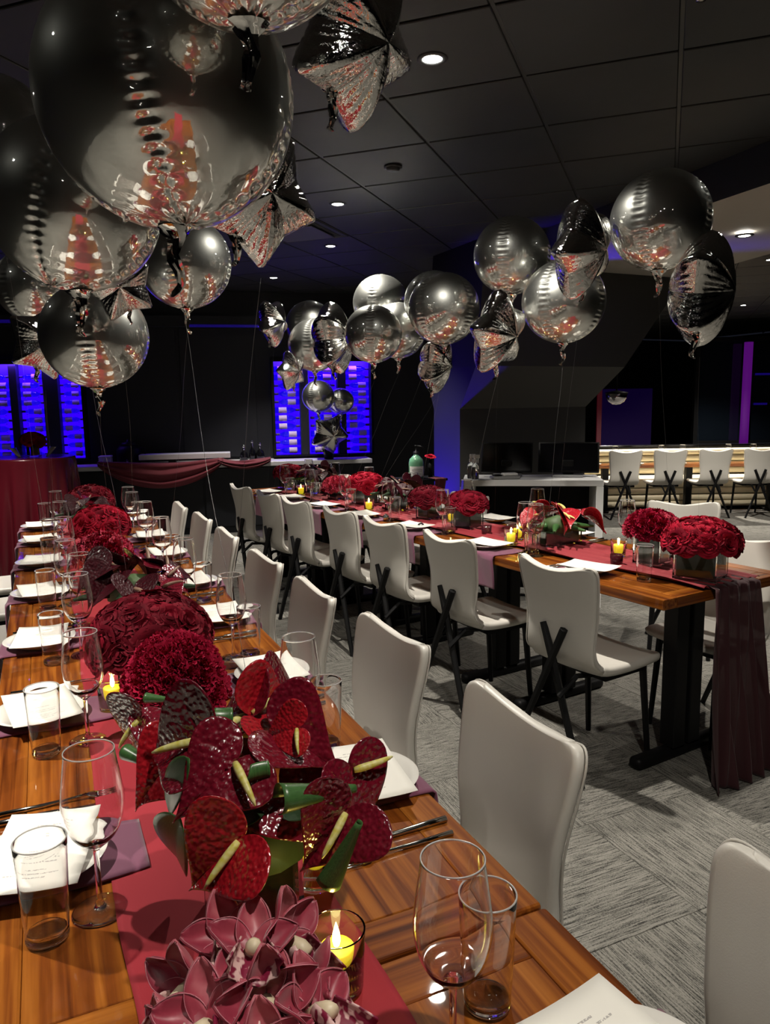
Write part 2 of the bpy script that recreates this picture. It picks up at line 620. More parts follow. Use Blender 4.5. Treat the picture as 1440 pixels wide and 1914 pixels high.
M['screen'] = pbr('black_screen', (0.004, 0.004, 0.005), 0.12)
M['grey_plastic'] = pbr('grey_plastic', (0.28, 0.28, 0.28), 0.35)
M['white_plastic'] = pbr('white_plastic', (0.75, 0.75, 0.74), 0.4)
M['green_liquid'] = pbr('green_bottle', (0.16, 0.40, 0.24), 0.2, Coat_Weight=0.5, Transmission_Weight=0.25)
M['label'] = menu_mat('printed_label', 0.16, 0.14)
M['lens'] = emit('lamp_lens', (1.0, 0.96, 0.86), 22.0)
M['lens_dim'] = emit('far_lamp_lens', (1.0, 0.97, 0.9), 3.0)
M['blue_glow'] = emit('blue_backlight', (0.020, 0.0, 0.80), 0.9)
M['blue_cove'] = emit('blue_cove_light', (0.02, 0.004, 0.40), 0.10)
M['purple_glow'] = emit('purple_tube_light', (0.16, 0.008, 0.30), 0.21)
M['indigo_glow'] = emit('indigo_panel_light', (0.010, 0.001, 0.060), 0.11)
M['indigo_glow'].node_tree.nodes['Principled BSDF'].inputs['Base Color'].default_value = (0.002, 0.001, 0.006, 1)
M['indigo_glow'].node_tree.nodes['Principled BSDF'].inputs['Specular IOR Level'].default_value = 0.05
M['red_glow'] = emit('red_panel_light', (0.10, 0.003, 0.012), 0.12)
M['bottle_dark'] = thin_glass('dark_wine_glass', (.42, .36, .72), .3, .08)
M['wine_label'] = pbr('lilac_label', (0.62, 0.48, 0.74), 0.6)
M['capsule'] = pbr('dark_capsule', (0.05, 0.03, 0.12), 0.4)
M['cream_tuft'] = pbr('cream_banquette', (0.70, 0.62, 0.44), 0.45)
M['win_glass'] = pbr('night_window_glass', (0.006, 0.009, 0.014), 0.05)
M['mirror'] = pbr('mirror_dome', (0.75, 0.72, 0.75), 0.04, 1.0)
M['silver'] = pbr('silver_ball', (0.75, 0.75, 0.72), 0.08, 1.0)
M['wine_votive'] = pbr('dark_votive_glass', (0.05, 0.008, 0.012), 0.1, Coat_Weight=0.6)

# ------------------------------------------------------------------ frames of the two long tables and the bar wall
P0 = (2.011, 1.984)
RA = math.radians(6.84)


def RT(s, t, z=0.0, rz=0.0):
    """right table frame: s along its length from its near end, t across it from the aisle edge"""
    x = P0[0] + t * cos(RA) - s * sin(RA)
    y = P0[1] + t * sin(RA) + s * cos(RA)
    return Matrix.Translation((x, y, z)) @ Matrix.Rotation(RA + rz, 4, 'Z')


BA = math.radians(-13)


def BW(u, v, z=0.0, rz=0.0):
    """bar wall frame: u along the counter, v towards the wall"""
    x = 0.37 + u * cos(BA) - v * sin(BA)
    y = 8.98 + u * sin(BA) + v * cos(BA)
    return Matrix.Translation((x, y, z)) @ Matrix.Rotation(BA + rz, 4, 'Z')


def LT(x, y, z=0.0, rz=0.0):
    return T(x, y, z, rz)


ORD = ['first', 'second', 'third', 'fourth', 'fifth', 'sixth', 'seventh', 'eighth', 'ninth', 'tenth', 'eleventh', 'twelfth']


def in_view(p, margin=0.06):
    d = Vector(p) - CAMPOS
    z = d.dot(fwd)
    if z < 0.1:
        return False
    x, y = FPX * d.dot(r2) / z / 720.0, FPX * d.dot(u2) / z / 957.0
    return abs(x) < 1 + margin and abs(y) < 1 + margin


# ================================================================== the setting
def quad_slab(pts, z0, z1):
    n = len(pts)
    mb = MB()
    vs = [(x, y, z0) for x, y in pts] + [(x, y, z1) for x, y in pts]
    fs = [tuple(range(n - 1, -1, -1)), tuple(range(n, 2 * n))] + [(i, (i + 1) % n, (i + 1) % n + n, i + n) for i in range(n)]
    return mb.add(vs, fs)


floor = struct('floor', MB().box(-4, 14, -4, 13.5, -0.15, -0.012).mesh('floor', M['screed'], False))
tile_me = MB().box(-0.2494, 0.2494, -0.2494, 0.2494, -0.011, 0.0, bev=0.0012).mesh('carpet_tile', M['carpet'], False)
cells = []
for i in range(-8, 28):
    for j in range(-8, 27):
        x, y = 1.15 + 0.5 * i + 0.25, 1.45 + 0.5 * j - 0.25
        if -4 < x < 14 and -4 < y < 13.4:
            cells.append(((x * x + y * y) ** 0.5, x, y, (i + j) % 2, any(in_view((x + a, y + b, 0), 0.02) for a in (-.25, .25) for b in (-.25, .25))))
seen = sorted(c for c in cells if c[4])
rest = sorted(c for c in cells if not c[4]) + seen[290:]
for d, x, y, k, _ in seen[:290]:
    part('carpet_tile', tile_me, floor, T(x, y, 0, PI / 2 * (1 - k)))
mb = MB()
for d, x, y, k, _ in rest:
    mb.box(x - .2494, x + .2494, y - .2494, y + .2494, -0.011, 0.0)
part('carpet_tiles_beyond', mb.mesh('carpet_tiles_beyond', M['carpet'], False), floor, kind='stuff')

ceiling = struct('ceiling', MB().box(-4, 14, -4, 13.5, CEIL + 0.03, CEIL + 0.14).mesh('ceiling', M['plenum'], False))
G = 0.611
ctile_me = MB().box(-G / 2 + .009, G / 2 - .009, -G / 2 + .009, G / 2 - .009, CEIL - 0.001, CEIL + 0.02, bev=0.003).mesh('ceiling_tile', M['ceil'], False)
cells = []
for i in range(-30, 31):
    for j in range(-30, 31):
        x = 1.940 + 0.432 * (-(i + .5) + (j + .5))
        y = 3.667 + 0.432 * ((i + .5) + (j + .5))
        if -3.6 < x < 13.6 and -3.6 < y < 13.1:
            cells.append(((x * x + y * y) ** 0.5, x, y, any(in_view((x + a, y + b, CEIL), 0.02) for a, b in ((-.43, 0), (.43, 0), (0, .43), (0, -.43)))))
seen = sorted(c for c in cells if c[3])
rest = sorted(c for c in cells if not c[3]) + seen[290:]
for d, x, y, _ in seen[:290]:
    part('ceiling_tile', ctile_me, ceiling, T(x, y, 0, PI / 4))
mb = MB()
for d, x, y, _ in rest:
    mb.box(-G / 2 + .009, G / 2 - .009, -G / 2 + .009, G / 2 - .009, CEIL - 0.001, CEIL + 0.02, mat=T(x, y, 0, PI / 4))
part('ceiling_tiles_beyond', mb.mesh('ceiling_tiles_beyond', M['ceil'], False), ceiling, kind='stuff')
runner_me = MB().box(-0.0075, 0.0075, -14, 14, CEIL + 0.006, CEIL + 0.03).mesh('grid_runner', M['grid'], False)
for k in range(-12, 13):
    o = part('grid_runner', runner_me, ceiling, T(1.940 - 0.432 * k, 3.667 + 0.432 * k, 0, -PI / 4))

# outer walls
struct('wall_left', MB().box(-4.1, -4, -4, 13.5, 0, CEIL).mesh('wall_left', M['navy'], False))
struct('wall_behind', MB().box(-4, 14, -4.1, -4, 0, CEIL).mesh('wall_behind', M['navy'], False))
struct('wall_right', MB().box(14, 14.1, -4, 13.5, 0, CEIL).mesh('wall_right', M['black_wall'], False))
struct('wall_far', MB().box(-4, 14, 13.5, 13.6, 0, CEIL).mesh('wall_far', M['black_wall'], False))
wb = struct('wall_back', MB().box(-5.2, 4.9, 0.55, 0.67, 0, CEIL, mat=None).mesh('wall_back', M['navy'], False), BW(0, 0))
# shallow vertical panels on the bar wall, with joints between them
pm = MB().box(-0.44, 0.44, 0.535, 0.552, 0.86, 2.40, bev=0.004).mesh('wall_panel', M['navy'], False)
for k in range(2):
    part('wall_panel', pm, wb, T(0.62 + 0.92 * k, 0, 0))
struct('trim_1', MB().box(-5.2, 4.9, 0.40, 0.549, 2.40, 2.52).mesh('trim_1', M['navy'], False), BW(0, 0))

# square pillar with a raked head that carries the bulkhead
def pillar():
    mb = MB()
    lv = [(0.0, 3.367, 4.76, 5.78, 6.26), (1.42, 3.367, 4.75, 5.78, 6.26), (1.78, 3.36, 4.96, 5.50, 6.42), (2.55, 3.40, 5.56, 5.45, 6.36), (CEIL, 3.42, 5.80, 5.45, 6.36)]
    vs = []
    for z, x0, x1, y0, y1 in lv:
        vs += [(x0, y0, z), (x1, y0, z), (x1, y1, z), (x0, y1, z)]
    for i in range(len(lv) - 1):
        for k in range(4):
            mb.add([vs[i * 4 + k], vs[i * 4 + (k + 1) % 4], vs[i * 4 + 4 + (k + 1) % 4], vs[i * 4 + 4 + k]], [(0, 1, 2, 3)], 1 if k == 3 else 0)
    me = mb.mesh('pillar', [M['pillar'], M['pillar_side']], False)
    return struct('pillar', me)


pillar()
bk = quad_slab([(3.54, 2.2), (5.0, 2.2), (5.20, 3.80), (5.60, 5.46), (3.74, 5.46), (3.63, 3.33)], 2.60, CEIL - 0.002)
for i, f in enumerate(bk.f):
    bk.m[i] = 0 if i == 0 else 1
struct('trim_2', bk.mesh('trim_2', [M['beige'], M['navy']], False))

# far window wall
wz = Vector((fwd.x, fwd.y, 0)).normalized()
FA = -YAW


def FW(a, d, z=0.0):
    """far end frame: a to the right along the row of banquette seats, d away from the camera"""
    x = wz.x * d + rgt.x * a
    y = wz.y * d + rgt.y * a
    return Matrix.Translation((x, y, z)) @ Matrix.Rotation(FA, 4, 'Z')


win = struct('window_1', MB().box(5.35, 7.6, 12.95, 12.97, 0.75, 2.45).mesh('window_1', M['win_glass'], False), Matrix.Rotation(FA, 4, 'Z'))
fr = MB()
for a0, a1, z0, z1 in ((5.30, 7.65, 0.70, 0.76), (5.30, 7.65, 2.44, 2.50), (5.30, 5.37, .76, 2.44)):
    fr.box(a0, a1, 12.90, 13.0, z0, z1)
part('window_frame', fr.mesh('window_frame', M['black'], False), win)
for zz, w in ((1.86, 1.6), (1.36, 0.22)):
    part('neon_bar', MB().box(6.32, 6.32 + w, 12.90, 12.93, zz, zz + 0.035).mesh('neon_bar', M['blue_cove'], False), win)

# ================================================================== chairs
PROF = [(.188, .425), (.180, .443), (.150, .453), (.06, .450), (-.03, .446), (-.12, .447), (-.165, .458), (-.195, .487), (-.208, .535), (-.214, .60), (-.224, .69), (-.240, .775), (-.256, .85)]
PWID = [.175, .188, .198, .204, .202, .196, .190, .184, .178, .180, .190, .203, .208]
NP = len(PROF)


def spline(vals, t):
    x = max(0.0, min(1.0, t)) * (len(vals) - 1)
    i = min(int(x), len(vals) - 2)
    f = x - i
    a, b, c, d = vals[max(i - 1, 0)], vals[i], vals[i + 1], vals[min(i + 2, len(vals) - 1)]
    return b + 0.5 * f * (c - a + f * (2 * a - 5 * b + 4 * c - d + f * (3 * (b - c) + d - a)))


PY = [p[0] for p in PROF]
PZ = [p[1] for p in PROF]


def shell_point(t, xn, off):
    """t along the profile, xn across (-1..1), off along the thickness"""
    y, z = spline(PY, t), spline(PZ, t)
    dy, dz = spline(PY, t + .01) - spline(PY, t - .01), spline(PZ, t + .01) - spline(PZ, t - .01)
    l = math.hypot(dy, dz) or 1
    ny, nz = dz / l, -dy / l          # points up and forward
    w = spline(PWID, t)
    backness = max(0.0, min(1.0, (t - 0.55) / 0.25))
    earness = max(0.0, (t - 0.78) / 0.22) ** 1.5
    z += earness * (0.045 * xn * xn - 0.016)
    y += backness * 0.030 * xn * xn
    z += (1 - backness) * 0.010 * xn * xn
    return Vector((w * xn, y + ny * off, z + nz * off))


def half_width(t):
    """relative half width: rounded corners at the top of the back and at the seat front"""
    w = spline(PWID, min(t, 1))
    d = (1 - t) * 0.93
    r = 0.050
    if d < r:
        return 1 - (r - math.sqrt(max(0, r * r - (r - d) ** 2))) / w
    d = t * 0.93
    if d < r:
        return 1 - (r - math.sqrt(max(0, r * r - (r - d) ** 2))) / w
    return 1.0


def shell(t0, t1, nt, cap0, cap1):
    nx, ne = 11, 5
    ts = [t0 + (t1 - t0) * i / (nt - 1) for i in range(nt)]
    if cap1:
        ts = [t for t in ts if t < .945] + [1 - .054 * (1 - sin(PI / 2 * i / 9)) for i in range(10)]
    if cap0:
        ts = [.054 * (1 - cos(PI / 2 * i / 6)) for i in range(7)] + [t for t in ts if t > .058]
    seq = [(t, 1.0) for t in ts]
    if cap0:
        seq = [(ts[0], .45), (ts[0], .8)] + seq[0:]
    if cap1:
        seq = seq + [(ts[-1], .8), (ts[-1], .45)]
    mb = MB()
    vs = []
    n = 2 * nx + 2 * ne
    for q, (t, sc) in enumerate(seq):
        th = (0.040 if t < 0.5 else 0.030)
        rr = half_width(t)
        w = spline(PWID, t)
        e = min(th / 2, .5 * rr * w)
        loop = []
        for i in range(nx):
            loop.append((-1 + 2 * i / (nx - 1), 0, 0.0))
        for i in range(ne):
            a = PI / 2 - PI * (i + 1) / (ne + 1)
            loop.append((1, cos(a), sin(a) - 1))
        for i in range(nx):
            loop.append((1 - 2 * i / (nx - 1), 0, -2.0))
        for i in range(ne):
            a = -PI / 2 - PI * (i + 1) / (ne + 1)
            loop.append((-1, cos(a), sin(a) - 1))
        for xb, ex, o in loop:
            xn = (xb * (rr * w - e) + ex * e) / w
            oo = -1 + (o + 1) * sc
            vs.append(shell_point(t, xn, oo * th / 2) + Vector((0, 0, (1 - sc) * .010 if (cap1 and q >= len(seq) - 2) else 0)))
    m = len(seq)
    fs = []
    for i in range(m - 1):
        for k in range(n):
            fs.append((i * n + k, i * n + (k + 1) % n, (i + 1) * n + (k + 1) % n, (i + 1) * n + k))
    fs.append(tuple(range(n - 1, -1, -1)))
    fs.append(tuple((m - 1) * n + k for k in range(n)))
    mb.add(vs, fs)
    return mb


CHAIR = {}
CHAIR['seat'] = shell(0.0, 0.50, 16, True, False).mesh('seat', M['leather'])
CHAIR['backrest'] = shell(0.49, 1.0, 24, False, True).mesh('backrest', M['leather'])
tt = [0.50 + 0.44 * i / 18 for i in range(19)] + [1 - .054 * (1 - sin(PI / 2 * i / 8)) for i in range(9)]
rim = [(-half_width(t), t) for t in tt] + [(half_width(1) * x / 6, 1.0) for x in range(-5, 6)] + [(half_width(t), t) for t in reversed(tt)]
pp = MB().tube([shell_point(t, x * 1.015, -.026) for x, t in rim], .0026, 5)
CHAIR['piping'] = pp.mesh('piping', M['piping'])


def leg_mesh(a, b, r0, r1):
    return MB().tube([a, [(a[i] + b[i]) / 2 for i in range(3)], b], [r0, (r0 + r1) / 2, r1], 6, upv=(0, 1, 0)).mesh('leg', M['black'], True, 40)


CHAIR['legs'] = [leg_mesh((sx * .145, .115, .425), (sx * .16, .15, 0.0), .017, .012) for sx in (-1, 1)] + [
    leg_mesh((.062, -.258, .60), (-.185, -.300, 0.0), .0175, .013),
    leg_mesh((-.062, -.240, .600), (.185, -.272, 0.0), .0175, .013)]
fb = MB()
fb.box(-.155, .155, .100, .125, .388, .414)
fb.box(-.155, .155, -.12, -.095, .386, .408)
for sx in (-1, 1):
    fb.box(sx * .148 - .012, sx * .148 + .012, -.12, .125, .388, .409)
for sx in (-1, 1):
    fb.tube([(sx * .10, -.10, .397), (sx * .072, -.19, .40), (sx * .060, -.262 if sx < 0 else -.275, .33)], .011, 6)
CHAIR['frame'] = fb.mesh('seat_frame', M['black'], False)


def make_chair(mat, label, group, legs=True):
    t = thing('dining_chair', label, 'chair', mat, group)
    part('seat', CHAIR['seat'], t)
    b = part('backrest', CHAIR['backrest'], t)
    part('piping', CHAIR['piping'], b)
    for me in CHAIR['legs']:
        part('leg', me, t)
    part('seat_frame', CHAIR['frame'], t)
    return t


GCH = 'cream dining chairs along the tables'
LR_Y = [0.50, 1.21, 1.82, 2.39, 2.97, 3.66, 4.28, 4.86]
LR_X = [.605, .60, .605, .57, .565, .56, .56, .53]
rot_l = [0.02, -.03, .03, -.02, .04, .0, .02, -.02]
for k, y in enumerate(LR_Y):
    make_chair(LT(LR_X[k], y, 0, PI / 2 + rot_l[k]), f'cream chair, {ORD[k]} from the camera, on the aisle side of the flat runner table', GCH)
for k, y in enumerate([1.95, 2.5, 3.1, 3.75, 4.35, 4.95]):
    make_chair(LT(-0.20 - (.05 if k < 2 else 0), y, 0, -PI / 2), f'cream chair, {ORD[k]} at the outer side of the flat runner table', GCH)
RN_S = [.39, 1.11, 1.71, 2.215, 2.81, 3.31, 3.87]
RN_T = [.075, .085, .085, .085, .07, .085, .085]
for k, s in enumerate(RN_S):
    make_chair(RT(s, RN_T[k], 0, -PI / 2 + (.03, -.02, .02, .0, .02, -.02, .01)[k]), f'cream chair, back to the aisle, {ORD[k]} from the sheer end of the ruched runner table', GCH)
for k, s in enumerate([.29, 2.31, 2.80, 3.3, 3.85]):
    make_chair(RT(s, .655, 0, PI / 2), f'cream chair facing the aisle, {ORD[k]} from the sheer end of the ruched runner table', GCH)
make_chair(T(3.36, 3.20, 0, 2.35), 'cream chair standing apart beyond the sheer end, its back above the carnations', GCH)
for k, a in enumerate((2.99, 3.545, 4.11, 4.665)):
    make_chair(FW(a, 9.52), f'cream chair, {ORD[k]} from the white console, in the row before the banquette', 'cream chairs before the banquette')


# ================================================================== dining tables
def dining_table(mat, L, W, label, foot_at=(0.3,), fl=.29):
    t = thing('dining_table', label, 'table', mat, 'walnut dining tables pushed end to end')
    h, th, e = 0.76, 0.042, 0.075
    g = 0.003
    top = MB().box(e, W - e, g + e, L - g - e, h - th, h, bev=0.0012)
    part('tabletop', top.mesh('tabletop', M['wood'], False), t)
    for x0, x1 in ((0, e), (W - e, W)):
        part('edge_strip', MB().box(x0, x1, g, L - g, h - th, h, bev=0.005, seg=2).mesh('edge_strip', M['wood'], False), t)
    for y0, y1 in ((g, g + e), (L - g - e, L - g)):
        part('edge_strip', MB().box(e, W - e, y0, y1, h - th, h, bev=0.0035, seg=2).mesh('edge_strip', M['wood_x'], False), t)
    for y in foot_at:
        for dx in (-.056, .040):
            part('leg', MB().box(W / 2 + dx - .036, W / 2 + dx + .036, y - .036, y + .036, .05, h - th, bev=.004).mesh('leg', M['black'], False), t)
        part('foot', MB().box(W / 2 - fl, W / 2 + fl, y - .03, y + .03, 0.0, .05, bev=.018, seg=2).mesh('foot', M['black'], True, 50), t)
        part('mounting_plate', MB().box(W / 2 - .2, W / 2 + .2, y - .05, y + .05, h - th - .012, h - th).mesh('mounting_plate', M['black'], False), t)
    return t


LX0, LX1 = -0.1475, 0.611
SEAM = [-.29, .81, 1.91, 3.01, 4.11, 5.21]
WHERE = ['under the orchids', 'under the large anthuriums', 'under the big dark roses', 'under the rose red carnations', 'at the end by the round draped table']
for k in range(5):
    dining_table(LT(LX0, SEAM[k], 0), SEAM[k + 1] - SEAM[k], LX1 - LX0, f'glossy walnut table of the flat runner row, {WHERE[k]}', (.2, .9), .13)
RSEAM = [0, 1.1, 2.2, 3.3]
RW = 0.76
WR = ['at the end with the hanging sheer', 'under the dark roses by the console', 'before the blue pillar', 'at the end by the bar']
for k in range(4):
    dining_table(RT(RSEAM[k], 0), 1.1, RW, f'glossy walnut table of the ruched runner row, {WR[k]}', (.19, .9) if k == 0 else (.22, .88))

# ================================================================== runners
Z0 = 0.7602
rx0, rx1 = 0.050, 0.345


def flat_runner(u, v):
    y = -0.6 + 5.7 * v
    x = rx0 + (rx1 - rx0) * u + 0.006 * sin(3.1 * y) + 0.002 * sin(17 * y + u)
    z = Z0 + 0.0025 + 0.0012 * (sin(9 * y + 4 * u) + sin(23 * x + 5 * y))
    z += 0.002 * math.exp(-((u - .5) / .012) ** 2) + 0.0015 * math.exp(-(((y % .6) - .3) / .006) ** 2)
    return (x, y, z)


me = solid_sheet(flat_runner, 33, 260, 0.0014).mesh('table_runner', M['runner'])
thing('table_runner', 'flat burgundy cloth runner lying down the table with the orchids', 'table runner', None, None, me)


def ruched(u, v):
    s = 4.2 * v
    wob = 0.02 * sin(2.3 * s) + 0.012 * sin(5.1 * s + 1)
    wid = 0.34 + 0.03 * sin(1.9 * s + .5)
    t = 0.215 + wob * .6 + wid * u
    z = Z0 + 0.0125 + 0.0065 * sin(2 * PI * (6.5 * u + 0.35 * sin(3.3 * s) + .1 * s)) + 0.002 * sin(31 * u + 9 * s)
    p = RT(s, t).translation
    return (p.x, p.y, z)


rn = thing('table_runner', 'gathered burgundy chiffon runner down the table with the hanging sheer end', 'table runner')
part('gathered_cloth', solid_sheet(ruched, 80, 150, 0.0012).mesh('gathered_cloth', M['chiffon']), rn)


def hang(u, v):
    # v: 0 at the table edge, 1 on the floor
    drop = max(0.0, (v - .06) / .94)
    wid = .27 + .11 * drop
    t = 0.39 - 0.015 * drop + (u - 0.5) * wid
    fold = sin(2 * PI * (4.6 * u + 0.25 * sin(2.2 * drop + 4 * u))) * .7 + .3 * sin(2 * PI * 9.3 * u + 3 * drop)
    if v < .06:
        q = v / .06
        s = .07 - .085 * q
        z = Z0 + .0135 + .003 * fold * (1 - q)
    else:
        s = -.015 - (.010 + .030 * drop ** .7) * (.9 + fold) - .05 * drop * drop
        z = Z0 + .0135 - (Z0 + .0105) * drop
    p = RT(s, t).translation
    return (p.x, p.y, max(z, .003))


part('hanging_sheer', solid_sheet(hang, 90, 60, 0.0008).mesh('hanging_sheer', M['sheer']), rn, label='sheer end falling to the carpet')


# ================================================================== tableware
def wine_glass_mesh():
    outer = [(.0005, .0), (.036, .0), (.0385, .0015), (.034, .004), (.012, .008), (.0052, .014), (.0042, .03), (.0040, .085), (.0055, .097), (.014, .104), (.028, .117), (.038, .137), (.0425, .160), (.0425, .178), (.0395, .205), (.0355, .233), (.0345, .245)]
    inner = [(.0335, .245), (.0345, .233), (.0383, .205), (.0412, .178), (.0411, .160), (.0365, .139), (.026, .121), (.012, .110), (.0005, .107)]
    return outer, inner


def dense(prof, k=3):
    out = []
    n = len(prof)
    for i in range(n - 1):
        for j in range(k):
            f = j / k
            a, b, c, d = prof[max(i - 1, 0)], prof[i], prof[i + 1], prof[min(i + 2, n - 1)]
            out.append(tuple(b[q] + 0.5 * f * (c[q] - a[q] + f * (2 * a[q] - 5 * b[q] + 4 * c[q] - d[q] + f * (3 * (b[q] - c[q]) + d[q] - a[q]))) for q in (0, 1)))
    out.append(prof[-1])
    return [(max(r, 0.0004), max(z, 0)) for r, z in out]


o_, i_ = wine_glass_mesh()
WG = {}
sp_out = dense(o_[:9], 2)
WG['stem'] = MB().lathe(sp_out + [(.011, .1015), (.0004, .1045)], 36).mesh('stem', M['glass'])
wo = dense(o_[9:], 3)
th = [.0011 + .0006 * (1 - i / (len(wo) - 1)) for i in range(len(wo))]
rimc = wo[-1]
rim_pts = [(rimc[0] - .0005 + .0005 * cos(a), rimc[1] + .0005 * sin(a)) for a in [PI * k / 6 for k in range(7)]]
WG['bowl'] = MB().lathe([(.0004, .1052)] + wo + rim_pts[1:-1] + [(max(.0004, r - t), z + (.003 if i < 4 else 0)) for i, ((r, z), t) in reversed(list(enumerate(zip(wo, th))))] + [(.0004, .1095)], 56).mesh('bowl', M['wall_glass'])
WG['rim'] = MB().tube([(.0340 * cos(2 * PI * k / 48), .0340 * sin(2 * PI * k / 48), .2453) for k in range(49)], .0010, 6, cap=False).mesh('rim', M['rim_glint'])  # pale ring added over the rim as its painted glint
TUM = {}
TUM['base'] = MB().lathe([(.0004, .0004), (.025, .0004), (.0276, .002), (.0280, .006), (.0276, .013), (.022, .0165), (.010, .0145), (.0004, .014)], 36).mesh('base', M['glass'])
wo = dense([(.0284, .0055), (.0288, .02), (.0305, .05), (.0325, .10), (.0345, .146)], 3)
rim_pts = [(.0345 - .0008 + .0008 * cos(a), .146 + .0008 * sin(a)) for a in [PI * k / 6 for k in range(7)]]
TUM['rim'] = MB().tube([(.0337 * cos(2 * PI * k / 48), .0337 * sin(2 * PI * k / 48), .1466) for k in range(49)], .0012, 6, cap=False).mesh('rim', M['rim_glint'])
TUM['wall'] = MB().lathe(wo + rim_pts[1:-1] + [(r - .0016, z) for r, z in reversed(wo)] + [(wo[0][0], wo[0][1])], 48).mesh('wall', M['wall_glass'])
pl = [(.0004, .004), (.05, .004), (.056, .0), (.060, .0), (.066, .006), (.085, .014), (.100, .0185), (.1015, .0195), (.100, .0205), (.086, .0165), (.066, .0095), (.056, .0075), (.0004, .0075)]
PLATE = MB().lathe(pl, 48).mesh('plate', M['china'], True, 60)


def menu_sheet(u, v):
    return ((u - .5) * 0.145, (v - .5) * 0.222, 0.004 * (2 * u - 1) ** 2 + 0.003 * (2 * v - 1) ** 2)


MENU = solid_sheet(menu_sheet, 9, 9, 0.0008).mesh('menu_card', menu_mat('menu_print', 0.145, 0.222))


def napkin_mesh(drop, cut=.06):
    L = [(-.10, 0), (0.13, 0), (0.165, 0)]

    def f(u, v):
        d = cut + v * (0.265 - cut + drop)
        w = 0.075 + 0.006 * sin(9 * v) + 0.012 * v
        x = (u - .5) * 2 * w
        if d < 0.255:
            yy, z = -0.12 + d, 0.0055 + 0.001 * sin(25 * d + 6 * u)
        else:
            e = d - 0.255
            r = 0.012
            if e < r * 1.57:
                a = e / r
                yy, z = 0.138 + r * sin(a), 0.0055 - r * (1 - cos(a))
            else:
                yy = 0.140 + r + 0.004 * sin(5 * u + 18 * e)
                z = 0.0055 - r - (e - r * 1.57)
        return (x, yy, z)
    return solid_sheet(f, 13, 50, 0.0035).mesh('napkin', M['napkin'])


NAP = napkin_mesh(0.155)
NAP_LONG = napkin_mesh(0.155, 0.0)


def fork_parts():
    h = MB()
    h.tube([(0, -.10, .003), (0, -.03, .003), (0, .02, .006), (0, .045, .008)], [.0052, .0042, .0026, .0034], 8, flat=1.0)
    h2 = MB()
    for v in h.v:
        pass

    def neck(u, v):
        w = 0.0035 + 0.0085 * min(1, v * 2.2)
        return ((u - .5) * 2 * w, .045 + .024 * v, .008 - .004 * v + .0005 * abs(u - .5))
    s = solid_sheet(neck, 5, 5, 0.0016)
    h.add(s.v, s.f)
    tines = []
    for k in range(4):
        x = -.0093 + .0062 * k
        tines.append(MB().tube([(x, .068, .0032), (x, .09, .003), (x, .112, .0065)], [.0016, .0014, .0007], 6).mesh('tine', M['steel']))
    return h.mesh('fork_handle', M['steel']), tines


FH, TINES = fork_parts()
KH = MB().tube([(0, -.105, .004), (0, -.06, .0045), (0, 0, .004), (0, .01, .004)], [.0062, .0058, .0046, .003], 8).mesh('knife_handle', M['steel'])


def blade(u, v):
    w = 0.0075 * (1 - max(0, (v - .8) / .2) ** 2) + .001
    return ((u - .35) * 2 * w, .01 + .105 * v, 0.0018 + 0.0008 * u)


KB = solid_sheet(blade, 5, 12, 0.0012).mesh('blade', M['steel'])


def wine_glass(mat, label):
    t = thing('wine_glass', label, 'wine glass', mat, 'clear wine glasses')
    for k in ('stem', 'bowl', 'rim'):
        part(k, WG[k], t)
    return t


def tumbler(mat, label):
    t = thing('tumbler', label, 'tumbler', mat, 'clear water tumblers')
    for k in ('base', 'wall', 'rim'):
        part(k, TUM[k], t)
    return t


def fork(mat, label):
    t = thing('fork', label, 'fork', mat, 'steel forks')
    part('handle', FH, t)
    for m in TINES:
        part('tine', m, t)


def knife(mat, label):
    t = thing('knife', label, 'knife', mat, 'steel knives')
    part('handle', KH, t)
    part('blade', KB, t)


def setting(fr, a, e, where, wg=None, tm=None, cut=True, mrot=0.0, nap=True, ndx=0.0):
    """fr(a, b): frame with a along the table, b from the table centre outwards; e: outward distance of the edge from the centre"""
    c = e - 0.098
    if nap:
        thing('napkin', 'mauve napkin hanging from the ' + where, 'napkin', fr(a + ndx, e - .135, Z0), 'mauve linen napkins', NAP if 'ruched' in where else NAP_LONG)
    zp = Z0 + 0.0075
    thing('plate', 'white plate at the ' + where, 'plate', fr(a, c, zp), 'white plates', PLATE)
    thing('menu_card', 'white menu card at the ' + where, 'menu', fr(a + .004, c - .004, zp + .0215) @ Matrix.Rotation(PI / 2 + mrot, 4, 'Z'), 'white menu cards', MENU)
    if wg:
        wine_glass(fr(wg[0], wg[1], Z0 + wg[2] if len(wg) > 2 else Z0), 'clear wine glass at the ' + where)
    if tm:
        tumbler(fr(tm[0], tm[1], Z0), 'clear tumbler at the ' + where)
    if cut:
        knife(fr(*cut[0], Z0 + .0003) @ Matrix.Rotation(cut[2], 4, 'Z'), 'steel knife at the ' + where)
        fork(fr(*cut[1], Z0 + .0003) @ Matrix.Rotation(cut[2], 4, 'Z'), 'steel fork at the ' + where)


LC = (LX0 + LX1) / 2
LE = (LX1 - LX0) / 2


def frR(a, b, z=0.0):
    """aisle side of the flat runner table: local +y points outwards (+x)"""
    return LT(LC + b, a, z, -PI / 2)


def frL(a, b, z=0.0):
    return LT(LC - b, a, z, PI / 2)


